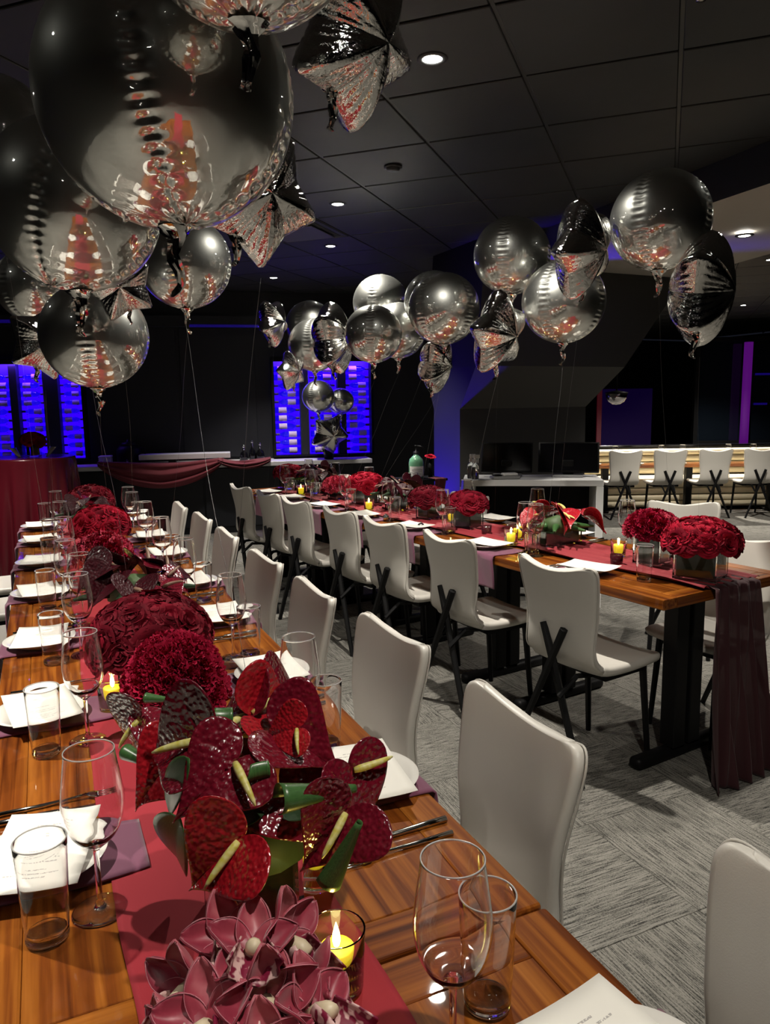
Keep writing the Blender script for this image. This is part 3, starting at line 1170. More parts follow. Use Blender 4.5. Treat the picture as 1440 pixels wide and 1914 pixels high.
R_SET = [(0.515, (.636, .130, ), (.690, .208)), (1.235, (1.438, .222), (1.426, .274)), (1.857, (2.076, .227), (2.077, .276)), (2.459, (2.739, .211), (2.747, .275)), (3.02, (3.33, .215), (3.426, .272)), (3.67, (3.93, .22), (4.02, .27)), (4.22, (4.42, .21), (4.36, .26)), (4.88, (4.72, .22), (4.75, .27))]
for k, (y, wg, tm) in enumerate(R_SET):
    setting(frR, y, LE, f'{ORD[k]} aisle-side place from the camera, flat runner table', wg, tm,
            ((y - .175, LE - .125), (y - .215, LE - .130), PI + .03), (.16, -.13, .06, -.04, .08, .03, -.05, .02)[k] if k != 0 else 0.14)
L_SET = [(1.223, (1.077, .203), (1.046, .273)), (1.856, (1.683, .186), (1.653, .269)), (2.451, (2.30, .17), (2.265, .244)), (3.110, (2.93, .18), (2.90, .254)), (3.744, (3.55, .17), (3.636, .235)), (4.373, (4.17, .17), (4.255, .227)), (4.918, (4.70, .18), (4.996, .247))]
for k, (y, wg, tm) in enumerate(L_SET):
    setting(frL, y, LE, f'{ORD[k]} outer-side place from the camera, flat runner table', wg, tm,
            ((y + .165, LE - .125), (y + .20, LE - .130), PI), (-.22, .15, -.1, .12, -.12, .1, .05)[k])
wine_glass(LT(.085, 2.62, Z0), 'clear wine glass standing on the flat runner edge beside the big dark roses')


def frN(a, b, z=0.0):
    """aisle side of the ruched runner table"""
    m = RT(a, RW / 2 - b, z, PI / 2)
    return m


def frF(a, b, z=0.0):
    return RT(a, RW / 2 + b, z, -PI / 2)


RS = [.46, 1.13, 1.80, 2.37, 2.93, 3.47, 3.93]
for k, s in enumerate(RS):
    setting(frN, s, RW / 2, f'{ORD[k]} aisle-side place from the sheer end, ruched runner table', (s - .20 if k else .86, .215), (s - .22, .18) if k else (.24, .205),
            ((s + .15, RW / 2 - .125), (s + .185, RW / 2 - .13), PI), (.25, .1, .15, -.1, .1, -.05, .1)[k], True, -.10 if k else .06)
for k, s in enumerate([.50, 1.12, 1.75, 2.35, 2.95, 3.5, 4.0]):
    setting(frF, s, RW / 2, f'{ORD[k]} far-side place from the sheer end, ruched runner table', (s + .20, .22), (s + .17, .27),
            ((s - .15, RW / 2 - .125), (s - .185, RW / 2 - .13), PI), (.1, -.1, .05, .1, -.05, .08, 0)[k], nap=False)


# ================================================================== flowers
def rose_mesh(name, mat, seed, ruffle=0.0):
    rnd = random.Random(seed)
    mb = MB()
    layers = [(2, .010, .030, .25, .95), (3, .017, .032, .35, .9), (5, .027, .031, .6, .72), (6, .037, .028, .95, .5), (7, .046, .022, 1.25, .30)]
    for li, (n, R, H, lean, curl) in enumerate(layers):
        for k in range(n):
            a0 = 2 * PI * (k + 0.37 * li) / n + rnd.uniform(-.15, .15)
            span = (1.9 if li < 2 else 1.35) * PI * 2 / max(n, 3) * 0.55
            hh = H * rnd.uniform(.9, 1.08)
            rr = R * rnd.uniform(.92, 1.06)

            def pet(u, v, a0=a0, span=span, hh=hh, rr=rr, lean=lean, li=li):
                s = (u - .5) * 2
                prof = 1 - 0.35 * abs(s) ** 2.5
                a = a0 + s * span * (0.45 + .55 * min(1, v * 1.6))
                h = hh * v * prof
                r = rr * (0.30 + 0.70 * math.sin(v * PI / 2) ** .8) + lean * 0.010 * max(0, v - .55) * 3
                h -= lean * 0.010 * max(0, v - .65) ** 1.3 * 3.2
                rip = 0.0016 * ruffle * sin(9 * u * PI + a0 * 3) * v
                return ((r + rip) * cos(a), (r + rip) * sin(a), h + rip)
            mb.grid(pet, 6, 6)
    return mb.mesh(name, mat)


def carnation_mesh(name, mat, seed):
    rnd = random.Random(seed)
    mb = MB()
    for li, (n, tilt, L) in enumerate([(5, .12, .030), (8, .38, .034), (10, .72, .037), (11, 1.08, .038), (11, 1.45, .036)]):
        for k in range(n):
            a = 2 * PI * k / n + rnd.uniform(-.3, .3)
            tl = tilt + rnd.uniform(-.12, .12)
            l = L * rnd.uniform(.85, 1.1)
            tw = rnd.uniform(-.5, .5)
            ph = rnd.uniform(0, 6)

            def pet(u, v, a=a, tl=tl, l=l, tw=tw, ph=ph):
                s = (u - .5) * 2
                w = 0.004 + 0.017 * v
                edge = 0.0035 * v * v * sin(u * 17 + ph)
                zig = 0.0022 * (1 if int(u * 8.01) % 2 else -1) * (v > .9)
                rad = sin(tl) * (l * v + zig)
                hz = cos(tl) * (l * v + zig) - .010 * (tl > 1) * v * v
                x, y = rad + edge * cos(tl), s * w
                return (x * cos(a) - y * sin(a), x * sin(a) + y * cos(a), hz - edge * sin(tl) + s * tw * 0.006 * v)
            mb.grid(pet, 9, 4)
    return mb.mesh(name, mat)


ROSE = {k: [rose_mesh('rose', M[k], 11 + i) for i in range(3)] for k in ('rose_dark', 'rose_deep', 'rose_bright')}
CARN = {k: [carnation_mesh('carnation', M[k], 31 + i) for i in range(3)] for k in ('carnation', 'carnation_pink')}


def vase_box(parent, w, h, mat='vase_glass', lining='leaf_wrap', d=None):
    d = d or w
    t = 0.006
    mb = MB()
    # outer and inner boxes joined at the rim: one closed glass wall
    O = [(-w / 2, -d / 2), (w / 2, -d / 2), (w / 2, d / 2), (-w / 2, d / 2)]
    I = [(x * (1 - 2 * t / w), y * (1 - 2 * t / d)) for x, y in O]
    vs = [(x, y, 0) for x, y in O] + [(x, y, h) for x, y in O] + [(x, y, h) for x, y in I] + [(x, y, .010) for x, y in I]
    fs = [(3, 2, 1, 0), (12, 13, 14, 15)]
    for k in range(4):
        k2 = (k + 1) % 4
        fs += [(k, k2, 4 + k2, 4 + k), (4 + k, 4 + k2, 8 + k2, 8 + k), (8 + k, 8 + k2, 12 + k2, 12 + k)]
    mb.add(vs, fs)
    part('vase', mb.mesh('vase', M[mat], False), parent, label='clear square glass vase')
    if lining:
        w2, d2 = w - 2 * t - .006, d - 2 * t - .006
        lm = MB().box(-w2 / 2, w2 / 2, -d2 / 2, d2 / 2, .012, h - .006, bev=.004)
        part('leaf_lining', lm.mesh('leaf_lining', M[lining], False), parent, label='dark green leaf wrapped inside the glass')


def dome(parent, flowers, name, n, R, H, z0, size, seed, sq=1.0, start=0.0):
    """flower heads packed over a dome of radius R and height H with its foot at z0"""
    rnd = random.Random(seed)
    ga = PI * (3 - 5 ** .5)
    for k in range(n):
        f = (k + .5) / n
        th = math.acos(1 - f * .98)
        ph = ga * k + start
        d = Vector((sin(th) * cos(ph), sin(th) * sin(ph), cos(th)))
        p = Vector((d.x * R, d.y * R * sq, z0 + max(-.15, d.z) * H)) - d * (0.030 * size)
        nn = Vector((d.x / R, d.y / (R * sq), max(d.z, -.1) / H)).normalized()
        m = basis(p, nn.orthogonal(), nn, size * rnd.uniform(.9, 1.12)) @ Matrix.Rotation(rnd.uniform(0, 6.28), 4, 'Z')
        part(name, flowers[k % len(flowers)], parent, m)
    core = MB().lathe([(0.001, z0 + H * .80), (R * .5, z0 + H * .66), (R * .78, z0 + H * .25), (R * .70, z0 - .005), (.001, z0 - .005)], 16)
    core.v = [(x, y * sq, z) for x, y, z in core.v]
    part('stem_mass', core.mesh('stem_mass', M['stem'], True), parent)


def arrangement(mat, label, group='flower arrangements along the tables'):
    return thing('flower_arrangement', label, 'flowers', mat, group)


# anthurium: heart-shaped spathe and spadix; local +y is the tip direction, +z the face
def spathe_mesh(name, mat, seed, curl=0.3, fold=0.0):
    rnd = random.Random(seed)
    cup = rnd.uniform(.25, .55) * curl * 2
    tipb = rnd.uniform(.35, .8) * curl * 2
    tw = rnd.uniform(-.5, .5)

    def f(u, v):
        t = 2 * PI * u
        hx = 16 * sin(t) ** 3
        hy = 13 * cos(t) - 5 * cos(2 * t) - 2 * cos(3 * t) - cos(4 * t)
        ex, ey = hx / 30.0, (5.0 - hy) / 30.0
        if ey > .25:                                     # a drawn-out pointed tip
            ey = .25 + (ey - .25) * 1.22
        x, y = ex * v, .14 + (ey - .14) * v
        z = fold * math.sqrt(x * x + .0012) + cup * .55 * x * x - tipb * .55 * max(0, y - .15) ** 2 + tw * .35 * x * y
        z += .020 * v ** 2 * sin(5 * t + seed) - .022 * math.exp(-(x / .03) ** 2) * (.4 + v * .6)
        for q in (-1, 1):                                # sunk side veins
            for a in (.5, .95, 1.45):
                d = (x * q) * cos(a) - (y - .02) * sin(a) * .55
                if x * q > 0:
                    z -= .010 * math.exp(-(d / .018) ** 2) * min(1, abs(x) * 6)
        return (x, y, z + .02)
    sh = solid_sheet(f, 61, 18, 0.012)
    return sh.mesh(name, mat)


SP = {}
for key in ('spathe', 'spathe_red', 'spathe_black'):
    SP[key] = [spathe_mesh('spathe', M[key], i, .45 + .2 * (i % 3), .62 if i == 3 else .12 * i) for i in range(4)]


def spadix_mesh(mat):
    pts = [(0, .02 + .56 * t, .03 + .34 * t - .16 * t * t) for t in [i / 8 for i in range(9)]]
    return MB().tube(pts, [.040, .050, .052, .050, .046, .042, .036, .028, .012], 10).mesh('spadix', mat)


SPX = {'y': spadix_mesh(M['spadix']), 'd': spadix_mesh(M['spadix_dark'])}


def anthurium(parent, m, key='spathe', var=0, sp='y', sprot=0.0, stem_to=None):
    o = part('anthurium', SP[key][var % 4], parent, m)
    part('spadix', SPX[sp], o, Matrix.Translation((0, .03, .02)) @ Matrix.Rotation(sprot * .5, 4, 'Z') @ Matrix.Scale(.86, 4))
    return o


def leaf_roll_mesh(name, mat, L=.22, W=.075, r=.028, turns=.72):
    def f(u, v):
        s = (u - .5) * W * (1 - .25 * (2 * v - 1) ** 2)
        a = v * turns * 2 * PI
        rr = r * (1 + .25 * v)
        return (s + .01 * sin(3 * v), rr * sin(a), rr * (1 - cos(a)) + .004 * (2 * u - 1) ** 2)
    return solid_sheet(f, 9, 26, .0012).mesh(name, mat)


def blade_leaf_mesh(name, mat, bend=.5, fold=.25):
    def f(u, v):
        w = 0.5 * (sin(PI * min(1, v ** .75)) ** .8 + .03) * .34
        s = (u - .5) * 2
        y = v
        z = -bend * v * v * .5 + fold * .2 * abs(s) * w * 3
        return (s * w, y, z)
    return solid_sheet(f, 9, 22, .006).mesh(name, mat)


def leaf_cone_mesh(name, mat):
    """a leaf rolled into a loose cone along +y"""
    def f(u, v):
        a = (u - .5) * 2 * PI * .78 + PI / 2
        r = .16 * (1 - v * .80) + .012
        return (r * cos(a), v, r * sin(a) - .1)
    return solid_sheet(f, 18, 14, .006).mesh(name, mat)


LEAF = {'roll': leaf_roll_mesh('leaf', M['leaf']), 'blade': blade_leaf_mesh('leaf', M['leaf']), 'cone': leaf_cone_mesh('leaf', M['leaf']),
        'rolld': leaf_roll_mesh('leaf', M['leaf_dark']), 'bladed': blade_leaf_mesh('leaf', M['leaf_dark']), 'coned': leaf_cone_mesh('leaf', M['leaf_dark'])}

# ---- the large anthurium arrangement near the camera
AB = Vector((0.225, 0.965, Z0 + .004))
an = arrangement(Matrix.Translation(AB), 'large arrangement of glossy red anthuriums with rolled green leaves behind the orchids')
vase_box(an, .115, .115, lining='leaf_wrap')
SPD = [  # notch, tip, size, tone, variant, facing, spadix turn
    ((0.196, 0.896, 1.035), (0.121, 0.882, 0.990), 0.107, 'spathe', 0, (-0.17, -0.79, 0.57), 2.6),
    ((0.183, 0.821, 0.975), (0.122, 0.841, 0.915), 0.103, 'spathe_red', 3, (-0.17, -0.74, 0.62), 0.5),
    ((0.318, 0.825, 0.975), (0.248, 0.823, 0.900), 0.101, 'spathe', 3, (-0.05, -0.82, 0.55), 0.2),
    ((0.144, 1.036, 0.990), (0.077, 1.032, 0.935), 0.099, 'spathe_red', 1, (-0.30, -0.67, 0.63), 1.5),
    ((0.175, 0.971, 1.035), (0.098, 1.047, 0.995), 0.120, 'spathe', 3, (-0.15, -0.77, 0.60), 0.2),
    ((0.237, 0.995, 1.045), (0.174, 1.155, 1.025), 0.113, 'spathe', 2, (-0.15, -0.72, 0.65), 3.4),
    ((0.234, 0.992, 1.050), (0.327, 1.026, 1.025), 0.104, 'spathe_red', 3, (-0.05, -0.78, 0.59), 0.9),
    ((0.262, 0.949, 1.035), (0.348, 0.900, 0.985), 0.110, 'spathe', 3, (0.02, -0.64, 0.68), 2.0),
    ((0.284, 0.910, 1.055), (0.245, 0.938, 1.040), 0.062, 'spathe_red', 1, (-0.10, -0.82, 0.55), 3.3),
    ((0.342, 0.877, 1.000), (0.366, 0.856, 0.915), 0.099, 'spathe', 0, (0.16, -0.65, 0.61), 2.8),
    ((0.111, 1.173, 1.000), (0.084, 1.209, 0.940), 0.093, 'spathe', 2, (-0.30, -0.67, 0.63), 0.3),
    ((0.321, 1.131, 1.010), (0.403, 1.211, 0.985), 0.110, 'spathe', 2, (0.05, -0.64, 0.67), 0.3),
    ((0.213, 0.947, 0.965), (0.152, 0.920, 0.920), 0.109, 'spathe', 1, (-0.15, -0.82, 0.55), 1.2),
    ((0.263, 0.923, 0.965), (0.308, 0.862, 0.910), 0.109, 'spathe', 0, (-0.05, -0.82, 0.55), 1.2),
    ((0.217, 1.056, 1.000), (0.247, 0.991, 0.960), 0.106, 'spathe', 1, (-0.10, -0.82, 0.55), 1.2),
    ((0.153, 1.173, 0.985), (0.130, 1.111, 0.950), 0.101, 'spathe', 0, (-0.20, -0.77, 0.60), 1.2),
]
for c, tip, s, key, var, nrm, spr in SPD:
    y = Vector(tip) - Vector(c)
    anthurium(an, basis(Vector(c) - AB, y, Vector(nrm), s * 1.15), key, var, 'y', spr)
for c, d, kind, s, nrm in [
    ((0.202, 0.998, 1.045), (-0.006, -0.022, -0.025), 'roll', 0.390, (0, -0.6, 0.8)),
    ((0.219, 0.892, 1.030), (0.000, 0.012, -0.040), 'roll', 0.413, (0, -0.7, 0.7)),
    ((0.230, 0.818, 1.020), (0.103, 0.009, -0.015), 'cone', 0.104, (0, -0.5, 0.9)),
    ((0.286, 0.792, 0.900), (0.030, -0.030, 0.085), 'cone', 0.095, (0.6, -0.6, 0.5)),
    ((0.139, 0.906, 1.045), (-0.048, 0.065, -0.105), 'blade', 0.132, (-0.3, -0.6, 0.7)),
    ((0.122, 0.895, 0.975), (-0.025, 0.141, -0.175), 'blade', 0.226, (-0.7, -0.6, 0.2)),
    ((0.079, 1.107, 0.985), (0.027, -0.056, 0.000), 'cone', 0.068, (0, -0.5, 0.9)),
    ((0.211, 0.859, 0.930), (-0.032, 0.043, -0.030), 'rolld', 0.405, (0, -0.8, 0.5)),
    ((0.154, 0.886, 0.900), (0.041, 0.004, -0.020), 'rolld', 0.374, (0, -0.8, 0.4)),
    ((0.350, 1.037, 1.010), (-0.032, -0.009, 0.000), 'cone', 0.040, (0, -0.5, 0.9)),
    ((0.132, 1.305, 0.985), (0.043, -0.032, 0.000), 'cone', 0.053, (0, -0.3, 1)),
    ((0.173, 0.868, 0.965), (0.079, 0.059, 0.000), 'bladed', 0.099, (0, -0.6, 0.8)),
    ((0.247, 0.872, 0.955), (0.081, 0.039, 0.000), 'bladed', 0.090, (0, -0.6, 0.8)),
]:
    part('leaf', LEAF[kind], an, basis(Vector(c) - AB, Vector(d), Vector(nrm), s))
cm = MB().lathe([(.001, .20), (.06, .16), (.085, .11), (.05, .10), (.001, .10)], 14)
part('stem_mass', cm.mesh('stem_mass', M['stem']), an)


def small_anthuriums(mat, label, w, seed, key, n=10, R=.15, low=False, sp='y', leaf='cone', d=None, vh=.10):
    t = arrangement(mat, label)
    vase_box(t, w, vh, lining='leaf_wrap', d=d)
    rnd = random.Random(seed)
    for k in range(n):
        a = 2 * PI * k / n * (2.4) + .3
        rr = R * (0.35 + .65 * ((k * 0.618) % 1))
        dx, dy = cos(a), sin(a)
        c = Vector((dx * rr, dy * rr * (1.4 if d and d > w else 1), vh + .115 - .07 * (rr / R) + rnd.uniform(-.015, .02)))
        y = Vector((dx, dy, -.5 + rnd.uniform(-.3, .3)))
        nrm = Vector((dx * .3, dy * .3 - .35, .8))
        anthurium(t, basis(c, y, nrm, rnd.uniform(.11, .155)), key if k % 4 else 'spathe', k, sp, rnd.uniform(-1, 3))
    for k in range(7):
        a = 2 * PI * k / 7 + .5
        part('leaf', LEAF[leaf], t, basis((cos(a) * R * .55, sin(a) * R * .55, vh + .03), (cos(a), sin(a), -.05), (0, 0, 1), .11 if 'cone' in leaf else .16))
    part('stem_mass', MB().lathe([(.001, vh + .07), (R * .5, vh + .05), (R * .55, vh - .01), (.001, vh - .01)], 14).mesh('stem_mass', M['stem']), t)
    return t


# ---- orchids at the near end
def orchid_petal(w, L, cup, back):
    def f(u, v):
        s = (u - .5) * 2
        ww = w * (sin(PI * min(1.0, (v * .93 + .05)) ** .8) ** .7)
        return (s * ww, L * v, cup * (s * s) * ww * 8 * .3 + back * v * v + .002 * sin(7 * v + 3 * s))
    return solid_sheet(f, 9, 12, .0022)


def orchid_mesh():
    mb = MB()
    for k, (ang, w, L, cup, back) in enumerate([(90, .0185, .056, .22, .012), (160, .0195, .053, .25, .006), (20, .0195, .053, .25, .006), (226, .0180, .054, .22, -.002), (314, .0180, .054, .22, -.002)]):
        p = orchid_petal(w, L, cup, back)
        mb.add(p.v, p.f, 0, Matrix.Rotation(math.radians(ang - 90), 4, 'Z') @ Matrix.Rotation(.36, 4, 'X') @ Matrix.Translation((0, .003, 0)))
    return mb.mesh('orchid', M['orchid'])


def orchid_lip_mesh():
    def f(u, v):
        a = (u - .5) * PI * 1.3
        r = .012 + .005 * v + .009 * max(0, v - .55) + .002 * sin(11 * u * PI) * v
        y = -.004 - .026 * v - .012 * max(0, v - .6) * 2
        return (r * sin(a), y + .3 * r * (1 - cos(a)) * .4, .020 - r * cos(a) * .9 + .014 * v)
    return solid_sheet(f, 17, 10, .0014).mesh('lip', M['orchid_lip'])


def orchid_column_mesh():
    return MB().tube([(0, .0, .0), (0, -.003, .012), (0, -.009, .022), (0, -.014, .028)], [.006, .0065, .007, .005], 10).mesh('column', M['orchid_cream'])


def orchid_edge_mesh():
    mb = MB()
    for ang, w, L, cup, back in [(90, .0185, .056, .22, .012), (160, .0195, .053, .25, .006), (20, .0195, .053, .25, .006), (226, .0180, .054, .22, -.002), (314, .0180, .054, .22, -.002)]:
        m = Matrix.Rotation(math.radians(ang - 90), 4, 'Z') @ Matrix.Rotation(.36, 4, 'X') @ Matrix.Translation((0, .003, 0))
        for s in (-1, 1):
            pts = []
            for i in range(11):
                v = .08 + .92 * i / 10
                ww = w * (sin(PI * min(1.0, (v * .93 + .05)) ** .8) ** .7)
                pts.append(m @ Vector((s * ww, L * v, cup * ww * 8 * .3 + back * v * v + .002 * sin(7 * v + 3 * s))))
            mb.tube(pts, .0006, 4)
    return mb.mesh('petal_edge', M['orchid_edge'])


OR_, LIP, OCOL, OEDGE = orchid_mesh(), orchid_lip_mesh(), orchid_column_mesh(), orchid_edge_mesh()


def orchid(parent, m):
    o = part('orchid', OR_, parent, m)
    part('lip', LIP, o, Matrix.Scale(1.3, 4))
    part('column', OCOL, o, Matrix.Scale(1.25, 4))
    part('petal_edge', OEDGE, o)


OB = Vector((0.155, 0.705, Z0 + .004))
oc = arrangement(Matrix.Translation(OB), 'low bowl of mauve cymbidium orchids at the end of the flat runner')
part('bowl', MB().lathe([(.001, 0), (.040, 0), (.046, .006), (.062, .05), (.060, .052), (.044, .010), (.001, .008)], 28).mesh('bowl', M['vase_glass']), oc, label='low clear glass bowl')
part('stem_mass', MB().lathe([(.001, .075), (.045, .065), (.055, .048), (.04, .012), (.001, .012)], 16).mesh('stem_mass', M['stem']), oc)
for p, nrm, upv, s in [
    ((.098, .765, .862), (-.75, -.45, .45), (.2, .2, 1), .92), ((.207, .750, .895), (.55, -.55, .6), (-.2, .5, 1), .95), ((.168, .672, .885), (.0, -.72, .62), (0, .5, 1), 1.0),
    ((.100, .672, .872), (-.35, -.5, .8), (.2, .8, .4), .95), ((.212, .640, .870), (.45, -.6, .65), (-.2, .8, .4), .9), ((.150, .790, .880), (-.1, .1, 1), (0, 1, .5), .9),
    ((.150, .615, .860), (.0, -.7, .7), (0, .7, .7), .9), ((.230, .705, .855), (.9, -.2, .4), (0, .2, 1), .85), ((.080, .720, .840), (-.9, -.2, .3), (0, .2, 1), .85), ((.165, .725, .905), (.1, -.2, 1), (.3, 1, .2), .9)]:
    nn = Vector(nrm).normalized()
    u_ = Vector(upv)
    orchid(oc, basis((Vector(p) - Vector((.155, .70, .86))) * .84 + Vector((.155, .70, .86)) - OB, u_, nn, s * 1.12))

# ---- the other arrangements of the flat runner table
t = arrangement(LT(.222, 1.575, Z0 + .004), 'round ball of crimson carnations behind the large anthuriums')
vase_box(t, .10, .10)
dome(t, CARN['carnation'], 'carnation', 60, .112, .150, .095, .85, 3)
t = arrangement(LT(.215, 1.915, Z0 + .004, .5), 'wide mass of dark red roses in a tall square glass beside the candle')
vase_box(t, .12, .13)
dome(t, ROSE['rose_dark'] + ROSE['rose_deep'][:1], 'rose', 52, .158, .125, .130, .82, 4)
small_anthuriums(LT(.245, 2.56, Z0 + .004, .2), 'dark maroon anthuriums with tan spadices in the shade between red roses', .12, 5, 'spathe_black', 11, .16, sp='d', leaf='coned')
t = arrangement(LT(.195, 3.19, Z0 + .004, .3), 'rose red carnations beyond the maroon anthuriums')
vase_box(t, .11, .10)
dome(t, CARN['carnation_pink'] + CARN['carnation'][:1], 'carnation', 36, .125, .115, .10, 1.0, 6)
t = arrangement(LT(.245, 4.03, Z0 + .004, .2), 'crimson roses in the middle of the far half of the flat runner')
vase_box(t, .12, .11)
dome(t, ROSE['rose_bright'] + ROSE['rose_deep'][:1], 'rose', 40, .150, .12, .11, .85, 7)
small_anthuriums(LT(.185, 4.60, Z0 + .004, .2), 'small dark anthuriums before the last roses of the flat runner', .10, 8, 'spathe_black', 8, .10, sp='d', leaf='coned')
t = arrangement(LT(.250, 4.98, Z0 + .004, .1), 'dark red roses at the far end of the flat runner')
vase_box(t, .12, .12)
dome(t, ROSE['rose_deep'] + ROSE['rose_dark'][:1], 'rose', 40, .150, .115, .13, .85, 9)

# ---- arrangements of the ruched runner table
t = arrangement(RT(.115, .355, Z0 + .016, .35), 'crimson roses in a large square glass vase at the sheer end')
vase_box(t, .165, .135)
dome(t, ROSE['rose_bright'] + ROSE['rose_deep'][:2], 'rose', 52, .155, .105, .140, .80, 10)
t = arrangement(RT(.40, .415, Z0 + .016, .3), 'crimson carnations in a square glass just behind the sheer end roses')
vase_box(t, .12, .13)
dome(t, CARN['carnation'] + CARN['carnation_pink'][:1], 'carnation', 40, .125, .10, .135, .95, 12)
small_anthuriums(RT(.96, .40, Z0 + .016, PI / 2), 'red anthuriums with green rolled leaves in a low dark vase on the ruched runner', .10, 13, 'spathe_red', 12, .125, d=.24, vh=.075)
t = arrangement(RT(1.62, .35, Z0 + .016, .3), 'dark red roses in a square vase before the white console')
vase_box(t, .13, .125)
dome(t, ROSE['rose_deep'] + ROSE['rose_dark'][:1], 'rose', 36, .125, .09, .125, .8, 14)
t = arrangement(RT(2.02, .36, Z0 + .016, .1), 'darkest roses in a square vase in front of the blue pillar')
vase_box(t, .11, .115)
dome(t, ROSE['rose_dark'], 'rose', 34, .125, .09, .115, .8, 15)
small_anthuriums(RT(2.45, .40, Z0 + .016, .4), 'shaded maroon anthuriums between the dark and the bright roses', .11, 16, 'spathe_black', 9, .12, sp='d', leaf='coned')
t = arrangement(RT(2.88, .41, Z0 + .016, .2), 'bright crimson roses in a wide square vase by the green pump bottle')
vase_box(t, .14, .125)
dome(t, ROSE['rose_bright'], 'rose', 42, .15, .10, .125, .8, 17)
t = arrangement(RT(3.24, .37, Z0 + .016, .2), 'pink red carnations beside the bright crimson roses')
vase_box(t, .10, .08)
dome(t, CARN['carnation_pink'], 'carnation', 28, .115, .09, .08, 1.0, 18)
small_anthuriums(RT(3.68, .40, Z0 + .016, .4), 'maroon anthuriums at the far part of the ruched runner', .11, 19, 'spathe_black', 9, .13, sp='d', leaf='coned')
t = arrangement(RT(4.10, .36, Z0 + .016, .1), 'dark red roses at the bar end of the ruched runner')
vase_box(t, .11, .13)
dome(t, ROSE['rose_deep'], 'rose', 34, .13, .08, .13, .8, 20)


# ================================================================== candles
CUP = MB().lathe([(.0004, 0), (.030, 0), (.0325, .003), (.036, .078), (.0362, .079), (.0340, .079), (.0338, .078), (.0308, .012), (.0004, .010)], 36).mesh('candle_holder', M['wall_glass'])
WAXM = MB().lathe([(.0004, 0), (.0225, 0), (.0225, .042), (.020, .045), (.012, .043), (.0004, .042)], 24).mesh('candle', M['wax'])
FLM = MB().lathe([(.0004, .043), (.0035, .046), (.0052, .053), (.0045, .062), (.0022, .071), (.0004, .077)], 12).mesh('flame', M['flame'])
CW = {}


def votive(m, where):
    thing('candle_holder', 'clear votive glass ' + where, 'candle holder', m, 'votive glasses', CUP)
    t = thing('candle', 'lit yellow candle inside the votive glass ' + where, 'candle', m @ Matrix.Translation((0, 0, .0105)), 'lit candles', WAXM)
    part('flame', FLM, t)
    l = bpy.data.lights.new('candle_light', 'POINT')
    l.energy = 0.32
    l.color = (1, .72, .16)
    l.shadow_soft_size = .006
    lo = bpy.data.objects.new('candle_light', l)
    COL.objects.link(lo)
    lo.parent = t
    lo.location = (0, 0, .066)


votive(LT(.286, .792, Z0 + .003), 'by the mauve orchids')
votive(LT(.112, 1.835, Z0 + .003), 'left of the dark rose mass')
votive(LT(.132, 3.00, Z0 + .003), 'below the maroon anthuriums')
votive(LT(.330, 1.00, Z0 + .003), 'behind the rolled leaf of the large anthuriums')
votive(RT(1.09, .215, Z0 + .014), 'at the red anthuriums, aisle side')
votive(RT(1.17, .33, Z0 + .014), 'hard against the low anthurium vase')
votive(RT(.58, .41, Z0 + .014), 'between the crimson carnations and the red anthuriums')
votive(RT(2.55, .245, Z0 + .014), 'in front of the bright crimson roses')
votive(RT(1.83, .39, Z0 + .014), 'between the dark roses by the pillar')
votive(RT(3.62, .25, Z0 + .014), 'at the far part of the ruched runner')
vm = MB().lathe([(.0004, 0), (.024, 0), (.026, .003), (.028, .045), (.026, .045), (.0235, .006), (.0004, .006)], 24).mesh('votive_cup', M['wine_votive'])
thing('votive_cup', 'unlit dark red votive cup by the sheer end menu', 'votive', RT(.47, .275, Z0 + .014), None, vm)
thing('votive_cup', 'unlit dark red votive cup beside the square vase of dark roses', 'votive', RT(1.40, .31, Z0 + .014), None, vm)
bm_ = MB().lathe([(.0004, 0)] + [(.021 * sin(PI * i / 14), .021 - .021 * cos(PI * i / 14)) for i in range(1, 14)] + [(.0004, .042)], 22)
for nm, mm in (('under the dark roses in front of the pillar', RT(1.78, .14, Z0)), ('between two menus at the shaded roses', RT(2.18, .15, Z0))):
    o = thing('ball_ornament', 'tiny silver ball ornament ' + nm, 'ornament', mm, None, bm_.mesh('ball_ornament', M['silver']))
    part('cap', MB().lathe([(.0004, .047), (.005, .047), (.005, .0405), (.0004, .0405)], 10).mesh('cap', M['silver']), o)


# ================================================================== balloons
def orb_mesh(name, nth, nph, seams=4):
    """foil ball of radius 1 with pinched, crinkled meridian seams"""
    mb = MB()
    vs, fs = [], []
    for i in range(nth + 1):
        th = PI * i / nth
        for k in range(nph):
            ph = 2 * PI * k / nph
            q = (ph * seams / (2 * PI)) % 1.0
            dph = min(q, 1 - q) * 2 * PI / seams
            arc = dph * max(sin(th), .05)
            env = math.exp(-(arc / .11) ** 2)
            wr = sin(th * 52 + 1.3 * sin(5 * th + ph)) * math.exp(-(arc / .062) ** 2)
            pole = math.exp(-((PI - th) / .22) ** 2) + math.exp(-(th / .16) ** 2)
            r = 1 - .022 * math.exp(-(arc / .022) ** 2) - .008 * env + .0135 * wr * (1 - .5 * pole) + .018 * pole * sin(14 * ph)
            z = cos(th) * r * (.985 + .02 * (th > PI / 2) * 0)
            vs.append((r * sin(th) * cos(ph), r * sin(th) * sin(ph), z))
    for i in range(nth):
        for k in range(nph):
            fs.append((i * nph + k, i * nph + (k + 1) % nph, (i + 1) * nph + (k + 1) % nph, (i + 1) * nph + k))
    mb.add(vs, fs)
    return mb.mesh(name, M['chrome'])


ORB_HI = orb_mesh('foil_ball', 260, 120)
ORB_LO = orb_mesh('foil_ball', 176, 64)


